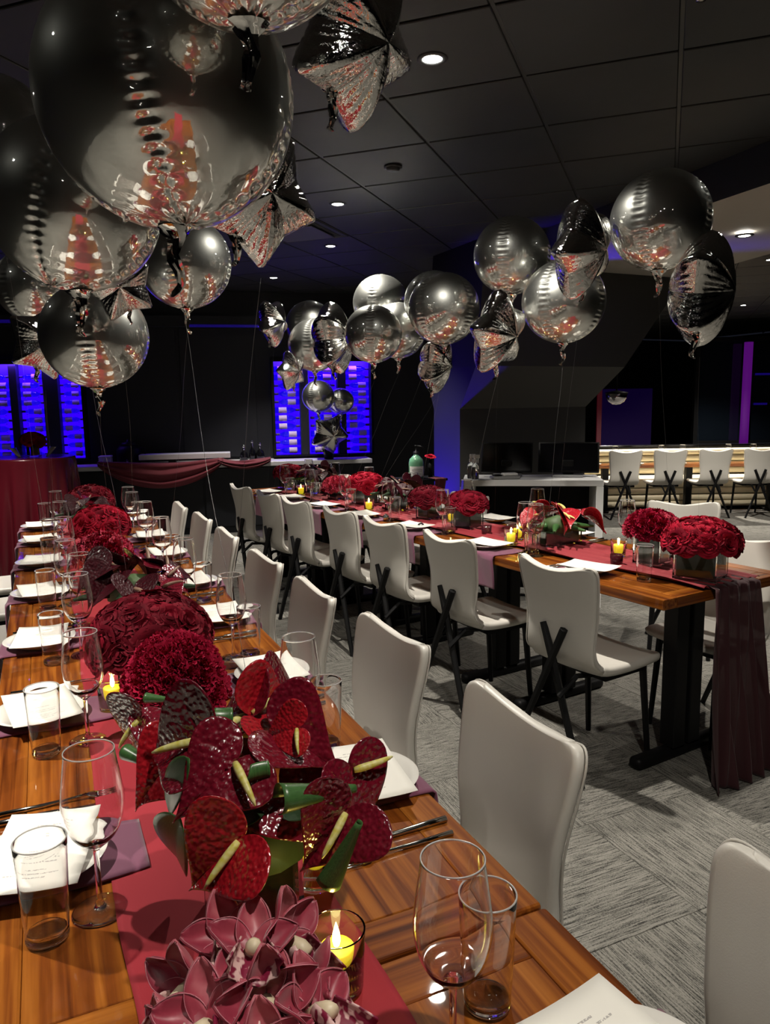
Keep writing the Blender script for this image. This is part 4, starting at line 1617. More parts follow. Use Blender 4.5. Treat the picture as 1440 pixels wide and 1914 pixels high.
def star_mesh(name, seed):
    """puffed five-point foil star, outer radius 1, flat in local xz, thick along y"""
    rnd = random.Random(seed)
    nv, nu = 150, 26
    mb = MB()
    outline = []
    for k in range(nv):
        a = 2 * PI * k / nv
        q = ((a * 5 / (2 * PI)) % 1.0)
        d = abs(q - .5) * 2          # 1 at tips, 0 at notches
        # straight-sided star, softened
        R1, R0 = 1.0, .66
        al = (1 - d) * PI / 5
        den = R0 * sin(PI / 5 - al) + R1 * sin(al)
        r = R1 * R0 * sin(PI / 5) / den
        r = min(r, .95)
        outline.append((a, r, d))
    ph = [rnd.uniform(0, 6) for _ in range(6)]
    for side in (1, -1):
        vs, fs = [], []
        for i in range(nu):
            u = i / (nu - 1)
            for a, r, d in outline:
                rr = r * u
                core = (1 - u ** 2.1) ** .62
                thick = .50 * core * (.66 + .34 * (1 - u) + .30 * d * u)
                cr = u ** 3 * (1 - u ** 14) * (.020 * sin(46 * a + ph[0] + 3 * u) + .012 * sin(71 * a + ph[1]))
                cr += .018 * u ** 1.5 * (1 - u) * sin(17 * a + 9 * u + ph[2])
                ridge = -.03 * math.exp(-((1 - d) / .10) ** 2) * u * (1 - u) * 2
                vs.append((rr * sin(a), side * max(thick + cr + ridge, 0.0015) if u < 1 else 0.0, rr * cos(a)))
        for i in range(nu - 1):
            for k in range(nv):
                fs.append((i * nv + k, i * nv + (k + 1) % nv, (i + 1) * nv + (k + 1) % nv, (i + 1) * nv + k))
        mb.add(vs, fs)
    return mb.mesh(name, M['chrome_star'])


STARS = [star_mesh('foil_star', 3), star_mesh('foil_star', 8)]


def neck_mesh(seed, L):
    rnd = random.Random(seed)
    mb = MB()
    n = 14
    prof = [(.040, .0), (.030, -.012), (.018, -.03), (.0125, -.05), (.011, -.07), (.014, -.09), (.010, -.12), (.0075, -.15), (.009, -.17), (.004, -.185)]
    vs, fs = [], []
    for i, (r, z) in enumerate(prof):
        cx, cy = .012 * sin(i * .9 + seed) * (i / 9), .012 * cos(i * 1.3 + seed) * (i / 9)
        for k in range(n):
            a = 2 * PI * k / n + .25 * i
            rr = r * (1 + .38 * (1 if k % 2 else -1) * min(1, i / 3) + rnd.uniform(-.12, .12))
            vs.append((cx + rr * cos(a), cy + rr * sin(a) * .8, z * L / .185))
    for i in range(len(prof) - 1):
        for k in range(n):
            fs.append((i * n + k, i * n + (k + 1) % n, (i + 1) * n + (k + 1) % n, (i + 1) * n + k))
    fs.append(tuple((len(prof) - 1) * n + k for k in range(n)))
    return mb.add(vs, fs).mesh('neck', M['chrome_star'], True, 35)


NECKS = [neck_mesh(i, .13) for i in range(3)]


def ribbon(parent, base, z0, z1, seed, dx=0, dy=0, p_near=True):
    rnd = random.Random(seed)
    pts = []
    n = 24
    for i in range(n + 1):
        f = i / n
        pts.append((dx * f + .004 * sin(9 * f + seed), dy * f + .004 * cos(7 * f + seed), z0 + (z1 - z0) * f))
    pts = [(x, y, z - base) for x, y, z in pts]
    part('ribbon', MB().tube(pts, .0009 if p_near else .0004, 4, flat=.35).mesh('ribbon', M['ribbon']), parent)


SIZE_IDX = [0]


def orb(p, R, label, group, rz, foot, tilt=(0, 0), hi=False, rib=True):
    SIZE_IDX[0] += 1
    k = SIZE_IDX[0]
    t = thing('foil_balloon', label, 'balloon', T(*p), group)
    part('foil_ball', ORB_HI if hi else ORB_LO, t, Euler((tilt[0], tilt[1], rz)).to_matrix().to_4x4() @ Matrix.Scale(R, 4))
    part('neck', NECKS[k % 3], t, T(0, 0, -R * .985, k * 1.3, min(1.0, R / .24)))
    if rib:
        ribbon(t, p[2], p[2] - R - .10, foot[2], k, foot[0] - p[0], foot[1] - p[1], group == GN)


def star(p, R, label, group, eul, foot, neck_dir=None, rib=True):
    SIZE_IDX[0] += 1
    k = SIZE_IDX[0]
    t = thing('star_balloon', label, 'balloon', T(*p), group)
    rot = Euler(tuple(math.radians(a) for a in eul), 'XYZ').to_matrix().to_4x4()
    part('foil_star', STARS[k % 2], t, rot @ Matrix.Scale(R, 4))
    # neck at the lowest notch between two points
    best = min((rot @ Vector((sin(a) * .62 * R, 0, cos(a) * .62 * R)) for a in [PI / 5 + 2 * PI * i / 5 for i in range(5)]), key=lambda v: v.z)
    part('neck', NECKS[k % 3], t, T(best.x, best.y, best.z + .01, k, min(.9, R / .26)))
    if rib:
        ribbon(t, p[2], p[2] + best.z - .1, foot[2], k, foot[0] - p[0], foot[1] - p[1], group == GN)


GN, GF = 'silver balloons over the flat runner table', 'silver balloons over the ruched runner table'
orb((0.251, 1.471, 2.027), 0.226, 'biggest silver ball balloon, nearest to the camera over the flat runner table', GN, 2.75, (.26, 1.0, .9), (.10, .12), True)
orb((0.120, 2.169, 1.994), 0.216, 'big silver ball balloon below and behind the biggest one', GN, 2.75, (.22, 2.45, .95), (.16, -.28), True)
orb((0.206, 3.002, 1.740), 0.192, 'lowest silver ball balloon of the near cluster, with a hanging neck', GN, 2.9, (.26, 3.75, .85), (.0, .05))
orb((0.597, 3.294, 2.074), 0.192, 'silver ball balloon on the aisle side of the near cluster', GN, 2.7, (.60, 4.10, .78))
orb((0.020, 4.541, 2.126), 0.192, 'silver ball balloon at the picture edge behind the second biggest ball', GN, 2.3, (.05, 5.15, .78))
orb((-0.060, 2.720, 2.296), 0.192, 'silver ball balloon high at the outer side of the near cluster', GN, 2.2, (.0, 3.4, .78))
orb((0.295, 1.072, 2.153), .165, 'silver ball balloon just under the ceiling, mostly above the view', GN, 2.6, (.40, 1.3, .78), rib=False)
star((0.671, 1.593, 2.248), 0.188, 'big silver star balloon at the top beside the biggest ball', GN, (20, 18, 35), (.50, 2.2, .78), rib=False)
star((0.512, 1.840, 1.976), 0.172, 'silver star balloon peeking out behind the biggest ball', GN, (10, 30, 15), (.50, 2.3, .78))
star((0.034, 3.430, 1.746), 0.160, 'silver star balloon half hidden behind the lowest ball', GN, (0, 20, 25), (.03, 4.3, .78))
star((0.277, 2.738, 1.884), 0.127, 'small silver star balloon tucked between the lower balls', GN, (20, 50, 10), (.35, 3.4, .85))

orb((2.009, 5.801, 2.102), 0.192, 'silver ball balloon, upper of the pair nearest to the bar', GF, 2.3, (1.80, 6.1, .79))
orb((1.861, 5.290, 1.906), 0.192, 'silver ball balloon, lower of the pair nearest to the bar', GF, 2.5, (1.85, 6.1, .79))
orb((2.245, 4.956, 2.180), 0.196, 'silver ball balloon, top of the trio beyond the blue pillar', GF, 2.4, (1.95, 5.6, .79))
orb((1.878, 4.262, 1.895), 0.175, 'silver ball balloon, lower bar-side one of the trio with two hanging necks', GF, 2.6, (2.0, 5.3, .85))
orb((2.218, 4.622, 1.958), 0.185, 'silver ball balloon, front one of the trio with two hanging necks', GF, 2.2, (2.0, 5.0, .85))
orb((2.299, 4.266, 2.107), 0.188, 'silver ball balloon half covered by the large ball before the pillar', GF, 2.0, (2.1, 4.8, .85))
orb((2.108, 3.797, 2.000), 0.200, 'large silver ball balloon right in front of the blue pillar head', GF, 1.9, (2.1, 4.1, .9))
orb((2.310, 3.428, 2.234), 0.200, 'silver ball balloon against the blue ceiling wedge', GF, 2.3, (2.15, 3.6, .9))
orb((2.372, 3.070, 1.959), 0.202, 'silver ball balloon with a dangling neck before the dark pillar face', GF, 2.0, (2.25, 3.0, .9))
orb((2.362, 2.437, 2.201), 0.200, 'silver ball balloon at the bulkhead, nearest of the aisle cluster', GF, 1.95, (2.35, 2.3, .9))
star((1.614, 5.496, 2.083), 0.192, 'silver star balloon nearest to the bar ceiling lights', GF, (0, 30, 48), (1.7, 6.1, .79))
star((1.756, 4.638, 1.897), 0.257, 'tall silver star balloon beside the two stacked balls', GF, (-5, 10, 52), (1.8, 5.7, .79))
star((1.627, 5.123, 1.718), 0.150, 'silver star balloon low before the lit bottle wall', GF, (10, 50, 38), (1.75, 6.1, .79))
star((2.244, 4.146, 1.716), 0.200, 'silver star balloon hanging just under the large ball', GF, (10, 20, 46), (2.1, 4.8, .85))
star((2.003, 2.486, 2.075), 0.209, 'silver star balloon wedged between two high balls', GF, (12, 40, 38), (2.3, 3.0, .9))
star((2.017, 3.109, 1.805), 0.214, 'silver star balloon low beside the pillar with a flat bottom point', GF, (14, -15, 22), (2.2, 3.4, .9))
star((2.261, 2.114, 1.875), 0.232, 'silver star balloon at the end of the aisle cluster, below the bulkhead', GF, (6, 8, 36), (2.4, 2.2, .9))

# small balloon centrepiece on the bar
cp = BW(2.80, .14, .8285).translation
o = thing('balloon_pot', 'small dark pot on the bar holding the little balloons', 'pot', T(*cp))
part('pot', MB().lathe([(.001, 0), (.055, 0), (.065, .12), (.060, .12), (.05, .02), (.001, .02)], 20).mesh('pot', M['black']), o)
part('filling', MB().lathe([(.001, .10), (.058, .10), (.04, .125), (.001, .13)], 16).mesh('filling', M['leaf_dark']), o)
GB = 'little balloons on the bar'
b1, b2, b3 = BW(2.67, -.04, 1.57).translation, BW(2.965, .18, 1.512).translation, BW(2.80, .02, 1.13).translation
orb(tuple(b1), .19, 'little silver ball balloon on the bar, bar-end one of two', GB, 2.3, (cp.x, cp.y, .95))
orb(tuple(b2), .16, 'little silver ball balloon on the bar, behind the other', GB, 2.6, (cp.x, cp.y, .95))
star(tuple(b3), .26, 'little silver star balloon standing in the dark pot on the bar', GB, (12, 25, 8), (cp.x, cp.y, .95))


# ================================================================== ceiling fittings
LENS = MB().lathe([(.0005, -.004), (.030, -.004), (.040, .0), (.0005, .002)], 24).mesh('lens', M['lens'])
LENSD = MB().lathe([(.0005, -.004), (.030, -.004), (.040, .0), (.0005, .002)], 24).mesh('lens', M['lens_dim'])
RING = MB().lathe([(.041, .004), (.041, -.005), (.052, -.006), (.060, -.002), (.060, .004)], 28).mesh('trim_ring', M['grid'])
for x, y, z, pw, cone, lab in DOWNLIGHTS:
    t = thing('downlight', lab, 'downlight', T(x, y, z - .002))
    part('trim_ring', RING, t)
    part('lens', LENS, t)
    l = bpy.data.lights.new('downlight', 'SPOT')
    l.energy = pw
    l.color = WARM
    l.spot_size = math.radians(cone)
    l.spot_blend = 0.55 if cone < 115 else 0.95
    l.shadow_soft_size = 0.028
    lo = bpy.data.objects.new('downlight_lamp', l)
    COL.objects.link(lo)
    lo.parent = t
    lo.location = (0, 0, -.03)

vt = thing('air_vent', 'square air diffuser filling one dark ceiling tile', 'vent', T(1.955, 5.857, CEIL, PI / 4))
for k, (h, z) in enumerate(((.298, -.006),)):
    f = MB()
    f.add([(-h, -h, z), (h, -h, z), (h, h, z), (-h, h, z), (-h + .05, -h + .05, z + .022), (h - .05, -h + .05, z + .022), (h - .05, h - .05, z + .022), (-h + .05, h - .05, z + .022),
           (-h, -h, z + .006), (h, -h, z + .006), (h, h, z + .006), (-h, h, z + .006)],
          [(0, 1, 5, 4), (1, 2, 6, 5), (2, 3, 7, 6), (3, 0, 4, 7), (0, 1, 9, 8), (1, 2, 10, 9), (2, 3, 11, 10), (3, 0, 8, 11)])
    part('frame', f.mesh('frame', M['grid'], False), vt)
part('recess', MB().box(-.25, .25, -.25, .25, -.004, -.002).mesh('recess', M['plenum'], False), vt)
part('core_panel', MB().box(-.215, .215, -.215, .215, -.022, -.014, bev=.002).mesh('core_panel', M['vent_panel'], False), vt)
sd = thing('smoke_detector', 'round dark detector disc on the ceiling between the lights', 'detector', T(1.94, 4.085, CEIL - .002))
part('base', MB().lathe([(.0005, .003), (.052, .003), (.052, -.010), (.0005, -.010)], 28).mesh('base', M['grid']), sd)
part('cap', MB().lathe([(.040, -.010), (.036, -.024), (.0005, -.026)], 28).mesh('cap', M['ceil']), sd)
sp_ = thing('sprinkler_head', 'tiny bright sprinkler head on the dark ceiling above the aisle', 'sprinkler', T(2.10, 2.02, CEIL - .002))
part('plate', MB().lathe([(.0005, .003), (.028, .0), (.028, -.004), (.0005, -.006)], 18).mesh('plate', M['steel']), sp_)
part('deflector', MB().lathe([(.004, -.006), (.004, -.026), (.016, -.028), (.016, -.030), (.0005, -.031)], 14).mesh('deflector', M['steel']), sp_)

# ================================================================== the bar at the back
bar = thing('bar_counter', 'long dark bar counter with a white top along the back wall', 'counter', BW(0, 0))
part('front_panel', MB().box(-3.5, 3.24, .06, .50, .0, .775).mesh('front_panel', M['navy'], False), bar)
part('countertop', MB().box(-3.5, 3.30, -.02, .535, .778, .828, bev=.004).mesh('countertop', M['white_bar'], False), bar, label='white countertop')
jp = MB().box(-.43, .43, .045, .060, .08, .76, bev=.003).mesh('fascia_board', M['navy'], False)
for k in range(6):
    part('fascia_board', jp, bar, T(-1.75 + .88 * k, 0, 0))
rs = thing('serving_riser', 'long white raised shelf standing on the bar above the swag', 'riser', BW(0, 0))
part('top_board', MB().box(.62, 1.64, .08, .34, .878, .938, bev=.004).mesh('top_board', M['white_bar'], False), rs)
for u in (.98, 1.50):
    part('support', MB().box(u - .04, u + .04, .12, .30, .828, .878).mesh('support', M['black'], False), rs)
o = thing('serving_box', 'short white box on the bar at the end of the swag', 'box', BW(.245, .20, .8285))
part('body', MB().box(-.065, .065, -.08, .08, 0, .085, bev=.004).mesh('body', M['white_bar'], False), o)
part('lid', MB().box(-.068, .068, -.083, .083, .086, .105, bev=.004).mesh('lid', M['white_bar'], False), o)


def swag(u0, u1, dip, lip, seed, label):
    def f(a, b):
        uu = u0 + (u1 - u0) * a
        sag = 4 * a * (1 - a)
        top = .850 + .028 * (abs(2 * a - 1)) ** 3
        z = top - (0.02 + dip * sag ** .85 + .02) * b
        fold = sin(b * 5.2 * PI + 2.6 * abs(2 * a - 1) + seed)
        v = -.028 - .016 * (0.7 + fold) * min(1, b * 5) - .05 * sag * b * (1 - b) * 2
        if b < .12:
            v = .06 - (.09 + .010) * (b / .12)
            z = top + .008 * sin(8 * a + seed)
        return tuple(BW(uu, v, z).translation)
    thing('table_swag', label, 'swag', None, 'wine red swags on the bar', solid_sheet(f, 70, 60, .0015).mesh('table_swag', M['swag']))


swag(.19, 1.56, .25, 0, .3, 'wide wine red swag draped over the bar front below the white riser')
swag(1.50, 2.10, .06, 0, 1.4, 'short wine red swag bunched on the bar beside the wide one')

# lit bottle displays set against the wall
bt_body = [(.0005, 0), (.034, 0), (.037, .004), (.037, .19), (.034, .215), (.017, .245), (.0145, .26), (.0145, .30), (.0155, .301), (.0155, .308), (.0005, .309)]
BOT = MB().lathe(bt_body, 16).mesh('bottle_body', M['bottle_dark'])
LAB = MB()
LAB.grid(lambda u, v: (.0378 * cos(-PI / 2 + (u - .5) * 3.0), .0378 * sin(-PI / 2 + (u - .5) * 3.0), .045 + .10 * v), 10, 2)
LAB = LAB.mesh('bottle_label', M['wine_label'])
CAPM = MB().lathe([(.0152, .262), (.0158, .30), (.0162, .309), (.0005, .3105)], 12).mesh('capsule', M['capsule'])
NB = [0]


def wine_display(u0, u1, z0, z1, cols, label, rows_lab):
    t = thing('wine_display', label, 'wine display', BW(0, 0))
    back = .530
    part('back_panel', MB().box(u0 + .02, u1 - .02, back - .006, back, z0 + .02, z1 - .02).mesh('back_panel', M['blue_glow'], False), t, label='blue backlit panel')
    for a, b in ((u0, u0 + .03), (u1 - .03, u1)):
        part('side_post', MB().box(a, b, .36, back + .003, z0, z1).mesh('side_post', M['black'], False), t)
    for a, b in ((z0, z0 + .02), (z1 - .03, z1)):
        part('rail', MB().box(u0 + .03, u1 - .03, .36, back + .003, a, b).mesh('rail', M['black'], False), t)
    edges = []
    for i, (c0, c1) in enumerate(cols):
        if i:
            part('mullion', MB().box(cols[i - 1][1], c0, .38, back - .007, z0 + .02, z1 - .03).mesh('mullion', M['navy'], False), t)
    pegs = MB()
    rows = int((z1 - z0 - .10) / .098)
    for i, (c0, c1) in enumerate(cols):
        w = c1 - c0
        s = min(1.0, (w - .012) / .312)
        for r in range(rows):
            z = z0 + .075 + .098 * r
            for q in (.25, .75):
                pegs.tube([(c0 + w * q, back - .007, z - .042 * s), (c0 + w * q, back - .10, z - .040 * s)], .004, 5)
            NB[0] += 1
            flip = 1 if (i + r // 3) % 2 else -1
            m = BW(c0 + w / 2 - flip * .155 * s, back - .058, z) @ Matrix.Rotation(flip * PI / 2, 4, 'Y') @ Matrix.Scale(s, 4)
            bo = thing('wine_bottle', f'wine bottle, {ORD[min(r, 11)]} from the bottom in the {rows_lab[i]}', 'bottle', m, 'bottles in the blue displays')
            part('body', BOT, bo)
            part('label', LAB, bo, None)
            part('capsule', CAPM, bo)
    part('pegs', pegs.mesh('pegs', M['steel']), t, kind='stuff')
    l = bpy.data.lights.new('label_fill', 'AREA')  # made-up lamp added to brighten the bottle labels from the front
    l.shape = 'RECTANGLE'
    l.size, l.size_y = (u1 - u0) * .9, .03
    l.energy = 9.0
    l.color = (.16, .05, 1.0)
    lo = bpy.data.objects.new('label_fill', l)
    COL.objects.link(lo)
    lo.parent = t
    lo.location = ((u0 + u1) / 2, .365, z1 - .045)
    lo.rotation_euler = (math.radians(38), 0, 0)
    part('label_fill_housing', MB().box(u0 + .03, u1 - .03, .345, .36, z1 - .06, z1 - .03).mesh('label_fill_housing', M['black'], False), t)  # invented housing for the added label lamp
    return t


wine_display(-1.55, .085, .90, 2.03, [(-1.52, -1.26), (-1.17, -.90), (-.84, -.765)], 'blue backlit wine display hidden at the picture edge', ['outermost column', 'second column', 'third column']) if False else None
wine_display(-1.10, .03, .88, 2.03, [(-1.07, -.76), (-.68, -.41), (-.25, 0.0)], 'blue backlit wine display behind the round draped table', ['outermost blue column behind the round table', 'middle blue column behind the round table', 'blue column next to the wide swag'])
wine_display(2.16, 3.40, .85, 2.05, [(2.19, 2.50), (2.60, 2.96), (3.06, 3.37)], 'blue backlit wine display behind the little balloons', ['blue column next to the short swag', 'blue column behind the little balloons', 'blue column nearest to the pillar'])
cv = thing('cove_light', 'thin blue light line along the ledge over the dark wall', 'light strip', BW(0, 0))
part('strip', MB().box(-3.0, -.30, .385, .399, 2.425, 2.46).mesh('strip', M['blue_cove'], False), cv)
part('strip', MB().box(1.20, 2.10, .385, .399, 2.39, 2.42).mesh('strip', M['blue_cove'], False), cv)

# things on the bar
o = thing('coffee_urn', 'rounded black coffee urn on the bar beside the white box', 'urn', BW(.49, .30, .8285))
part('body', MB().lathe([(.001, 0), (.12, 0), (.13, .02), (.142, .10), (.135, .17), (.10, .21), (.001, .212)], 28).mesh('body', M['black']), o)
part('lid', MB().lathe([(.001, .213), (.095, .213), (.07, .245), (.02, .255), (.02, .275), (.001, .28)], 24).mesh('lid', M['black']), o)
part('tap', MB().tube([(0, -.13, .05), (0, -.175, .05), (0, -.18, .03)], .012, 8).mesh('tap', M['steel']), o)
part('handle', MB().tube([(.12, 0, .18), (.175, 0, .17), (.18, 0, .10), (.14, 0, .07)], .011, 8).mesh('handle', M['black']), o)
for k, (u, h, r) in enumerate(((1.80, .15, .045), (1.90, .20, .038), (1.99, .17, .05))):
    o = thing('decanter', ('low black decanter on the bar behind the short swag', 'tallest black decanter on the bar behind the short swag', 'wide black decanter on the bar behind the short swag')[k], 'decanter', BW(u, .30, .8285), 'black decanters on the bar')
    part('body', MB().lathe([(.001, 0), (r, 0), (r * 1.1, h * .3), (r * .9, h * .6), (.014, h * .75), (.013, h), (.001, h)], 20).mesh('body', M['screen']), o)
    part('stopper', MB().lathe([(.001, h), (.012, h), (.018, h + .02), (.010, h + .035), (.001, h + .036)], 14).mesh('stopper', M['steel']), o)

# round draped cocktail table
RTC = BW(-.10, -1.60).translation
rt = thing('cocktail_table', 'tall round table under a burgundy satin cloth before the blue display', 'table', T(RTC.x - .02, RTC.y, 0))
part('pedestal', MB().lathe([(.001, 0), (.25, 0), (.25, .02), (.04, .04), (.035, 1.0), (.30, 1.01), (.30, 1.025), (.001, 1.025)], 20).mesh('pedestal', M['black']), rt)
part('tabletop', MB().lathe([(.001, 1.026), (.375, 1.026), (.375, 1.045), (.001, 1.045)], 36).mesh('tabletop', M['black']), rt)
cl = MB()
n = 190
rows = []
vs = []
sec = [(0.001, 1.0505)] + [(.13, 1.0505), (.26, 1.0505), (.372, 1.0505), (.381, 1.047), (.384, 1.035)] + [(None, 1.035 - 1.02 * i / 22) for i in range(1, 23)]
for i, (r, z) in enumerate(sec):
    for k in range(n):
        a = 2 * PI * k / n
        if r is None:
            d = (1.035 - z) / 1.02
            fold = sin(13 * a + .8 * sin(3 * a)) + .5 * sin(29 * a + 2 * d)
            rr = .385 + .050 * d + fold * .034 * min(1, d * 2.2) * (.5 + .5 * d)
        else:
            rr = r
        vs.append((rr * cos(a), rr * sin(a), max(z, .012)))
fs = []
for i in range(len(sec) - 1):
    for k in range(n):
        fs.append((i * n + k, i * n + (k + 1) % n, (i + 1) * n + (k + 1) % n, (i + 1) * n + k))
o = thing('tablecloth', 'burgundy satin cloth falling in folds around the round table', 'tablecloth', T(RTC.x - .02, RTC.y, 0), None, cl.add(vs, fs).mesh('tablecloth', M['satin']))
t = arrangement(T(RTC.x + .015, RTC.y, 1.053, .4), 'red roses in a small glass on the round draped table', 'flower arrangements beside the tables')
vase_box(t, .10, .115)
dome(t, ROSE['rose_bright'] + ROSE['rose_deep'], 'rose', 24, .115, .095, .125, .85, 22)


def fan(u, v):
    return ((u - .5) * .11 * (.3 + v), .05 * v + .02 * (2 * u - 1) ** 2, .085 * v)


for k, (dx, a) in enumerate(((-.16, 1.2), (.16, -1.2))):
    thing('folded_napkin', ('folded white napkin leaning beside the roses on the round table, outer one', 'folded white napkin leaning beside the roses on the round table, bar side')[k], 'napkin',
          T(RTC.x + .015 + dx * .62, RTC.y - .03, 1.0515, a), 'folded white napkins', solid_sheet(fan, 9, 8, .003).mesh('folded_napkin', M['china']))

# ================================================================== white service console with two screens
CA = math.atan2(4.076 - 4.610, 3.559 - 2.720)
CN = Matrix.Translation((2.74, 4.66, 0)) @ Matrix.Rotation(CA, 4, 'Z')
co = thing('service_console', 'white open service console behind the ruched runner table', 'console', CN)
CL, CD, CHT = 0.985, .40, .925
part('top', MB().box(0, CL, 0, CD, CHT - .045, CHT, bev=.003).mesh('top', M['white'], False), co)
for x0, x1 in ((0, .085), (CL - .05, CL)):
    part('side_panel', MB().box(x0, x1, 0, CD, 0, CHT - .046, bev=.003).mesh('side_panel', M['white'], False), co)
part('back_panel', MB().box(.086, CL - .051, CD - .03, CD - .01, .05, CHT - .046).mesh('back_panel', M['black'], False), co)
part('shelf', MB().box(.086, CL - .051, .02, CD - .03, .30, .33).mesh('shelf', M['black'], False), co)


def monitor(m, label, w, h):
    t = thing('touch_screen', label, 'screen', m, 'black touch screens on the console')
    part('foot', MB().box(-.11, .11, -.06, .13, 0, .014, bev=.005).mesh('foot', M['grey_plastic'], False), t)
    part('arm', MB().box(-.04, .04, .03, .08, .0145, .12, bev=.006).mesh('arm', M['black'], False), t)
    tilt = Matrix.Translation((0, .015, .035)) @ Matrix.Rotation(math.radians(-24), 4, 'X')
    part('housing', MB().box(-w / 2, w / 2, 0, .028, 0, h, bev=.006, seg=2).mesh('housing', M['black'], True, 40), t, tilt)
    part('display', MB().box(-w / 2 + .012, w / 2 - .012, -.0022, -.0005, .012, h - .012).mesh('display', M['screen'], False), t, tilt)


monitor(CN @ T(.31, .22, CHT + .001, -.12), 'black touch screen on the white console beside the two spray bottles', .38, .235)
monitor(CN @ T(.76, .22, CHT + .001, -.12), 'wider black touch screen on the white console, nearer to the banquette', .44, .235)
tm = thing('card_terminal', 'grey card terminal on the white console in front of a screen', 'card terminal', CN @ T(.30, .075, CHT + .001, .3))
part('body', MB().box(-.10, .10, -.05, .06, 0, .022, bev=.008, seg=2).mesh('body', M['grey_plastic'], True, 40), tm)
part('keypad', MB().box(-.02, .09, -.03, .04, .0225, .042, bev=.006).mesh('keypad', M['white_plastic'], False), tm)
part('paper_slot', MB().box(-.085, -.03, -.03, .04, .0225, .032, bev=.003).mesh('paper_slot', M['black'], False), tm)
for k, (x, y) in enumerate(((.055, .12), (.085, .06))):
    o = thing('spray_bottle', ('clear spray bottle with white head on the console, rear of the two', 'clear spray bottle with white head on the console, front of the two')[k], 'bottle', CN @ T(x, y, CHT + .001, .4), 'clear spray bottles')
    part('body', MB().lathe([(.0005, 0), (.026, 0), (.028, .004), (.028, .085), (.022, .105), (.012, .115), (.012, .12), (.0005, .12)], 20).mesh('body', M['vase_glass']), o)
    h = MB().lathe([(.014, .1205), (.014, .14), (.010, .145), (.010, .160), (.0005, .161)], 14)
    h.box(-.010, .035, -.009, .009, .150, .176, bev=.003)
    h.box(.020, .026, -.004, .004, .118, .150)
    part('spray_head', h.mesh('spray_head', M['white_plastic'], True, 40), o)

# stand with the green pump bottle, roses and napkin beside the pillar
SB = Vector((2.86, 5.60, 0))
st = thing('side_stand', 'slim dark stand behind the ruched runner table holding the green bottle', 'stand', T(*SB))
part('top', MB().box(-.16, .20, -.15, .15, .835, .855, bev=.003).mesh('top', M['black'], False), st)
part('post', MB().box(-.03, .03, -.03, .03, .02, .834).mesh('post', M['black'], False), st)
part('foot', MB().box(-.18, .18, -.15, .15, 0, .02, bev=.004).mesh('foot', M['black'], False), st)
o = thing('pump_bottle', 'big green pump bottle with a printed white label on the dark stand', 'bottle', T(SB.x - .03, SB.y - .02, .856, -.3))
part('body', MB().lathe([(.0005, 0), (.058, 0), (.062, .006), (.062, .13), (.055, .16), (.030, .185), (.022, .19), (.022, .20), (.0005, .20)], 28).mesh('body', M['green_liquid']), o)
lb = MB()
lb.grid(lambda u, v: (.0628 * cos(-PI / 2 + (u - .5) * 2.3), .0628 * sin(-PI / 2 + (u - .5) * 2.3), .018 + .085 * v), 14, 2)
part('label', lb.mesh('bottle_label', M['white_plastic']), o)
tx = MB()
for k, (zz, hw, hh) in enumerate(((.082, .50, .0035), (.070, .75, .006), (.058, .66, .005), (.046, .40, .0025), (.039, .55, .0025), (.032, .45, .0025))):
    tx.grid(lambda u, v, zz=zz, hw=hw, hh=hh: (.0632 * cos(-PI / 2 + (u - .5) * hw * 2), .0632 * sin(-PI / 2 + (u - .5) * hw * 2), zz + hh * v), 10, 2)
part('label_print', tx.mesh('label_print', M['grey_plastic']), o, kind='stuff')
pm_ = MB().lathe([(.024, .2005), (.024, .222), (.008, .226), (.007, .262), (.012, .264), (.012, .275), (.0005, .276)], 16)
pm_.tube([(0, 0, .268), (.03, -.02, .268), (.05, -.035, .258)], .006, 8)
part('pump', pm_.mesh('pump', M['black']), o)
t = arrangement(T(SB.x + .125, SB.y + .02, .856), 'single red bloom in a slim vase on the dark stand by the pillar', 'flower arrangements beside the tables')
part('vase', MB().lathe([(.0005, 0), (.018, 0), (.022, .08), (.014, .15), (.012, .15), (.018, .08), (.015, .006), (.0005, .006)], 18).mesh('vase', M['black']), t)
part('rose', ROSE['rose_bright'][0], t, Matrix.Translation((0, 0, .165)) @ Matrix.Rotation(.25, 4, 'X') @ Matrix.Scale(.8, 4))
part('stem', MB().tube([(0, 0, .02), (0, 0, .175)], .003, 6).mesh('stem', M['stem']), t)


def hangnap(u, v):
    return (.05 * (u - .5) * 2 + .006 * sin(7 * v), -.156 - .006 * sin(9 * u) if v > .2 else -.05 - .106 * (v / .2), .8595 - (.004 if v <= .2 else 0) - max(0, v - .2) * .22)


thing('napkin', 'wine red napkin hanging from the dark stand beside the pillar', 'napkin', T(SB.x + .12, SB.y, 0), None, solid_sheet(hangnap, 11, 24, .003).mesh('napkin', M['swag']))

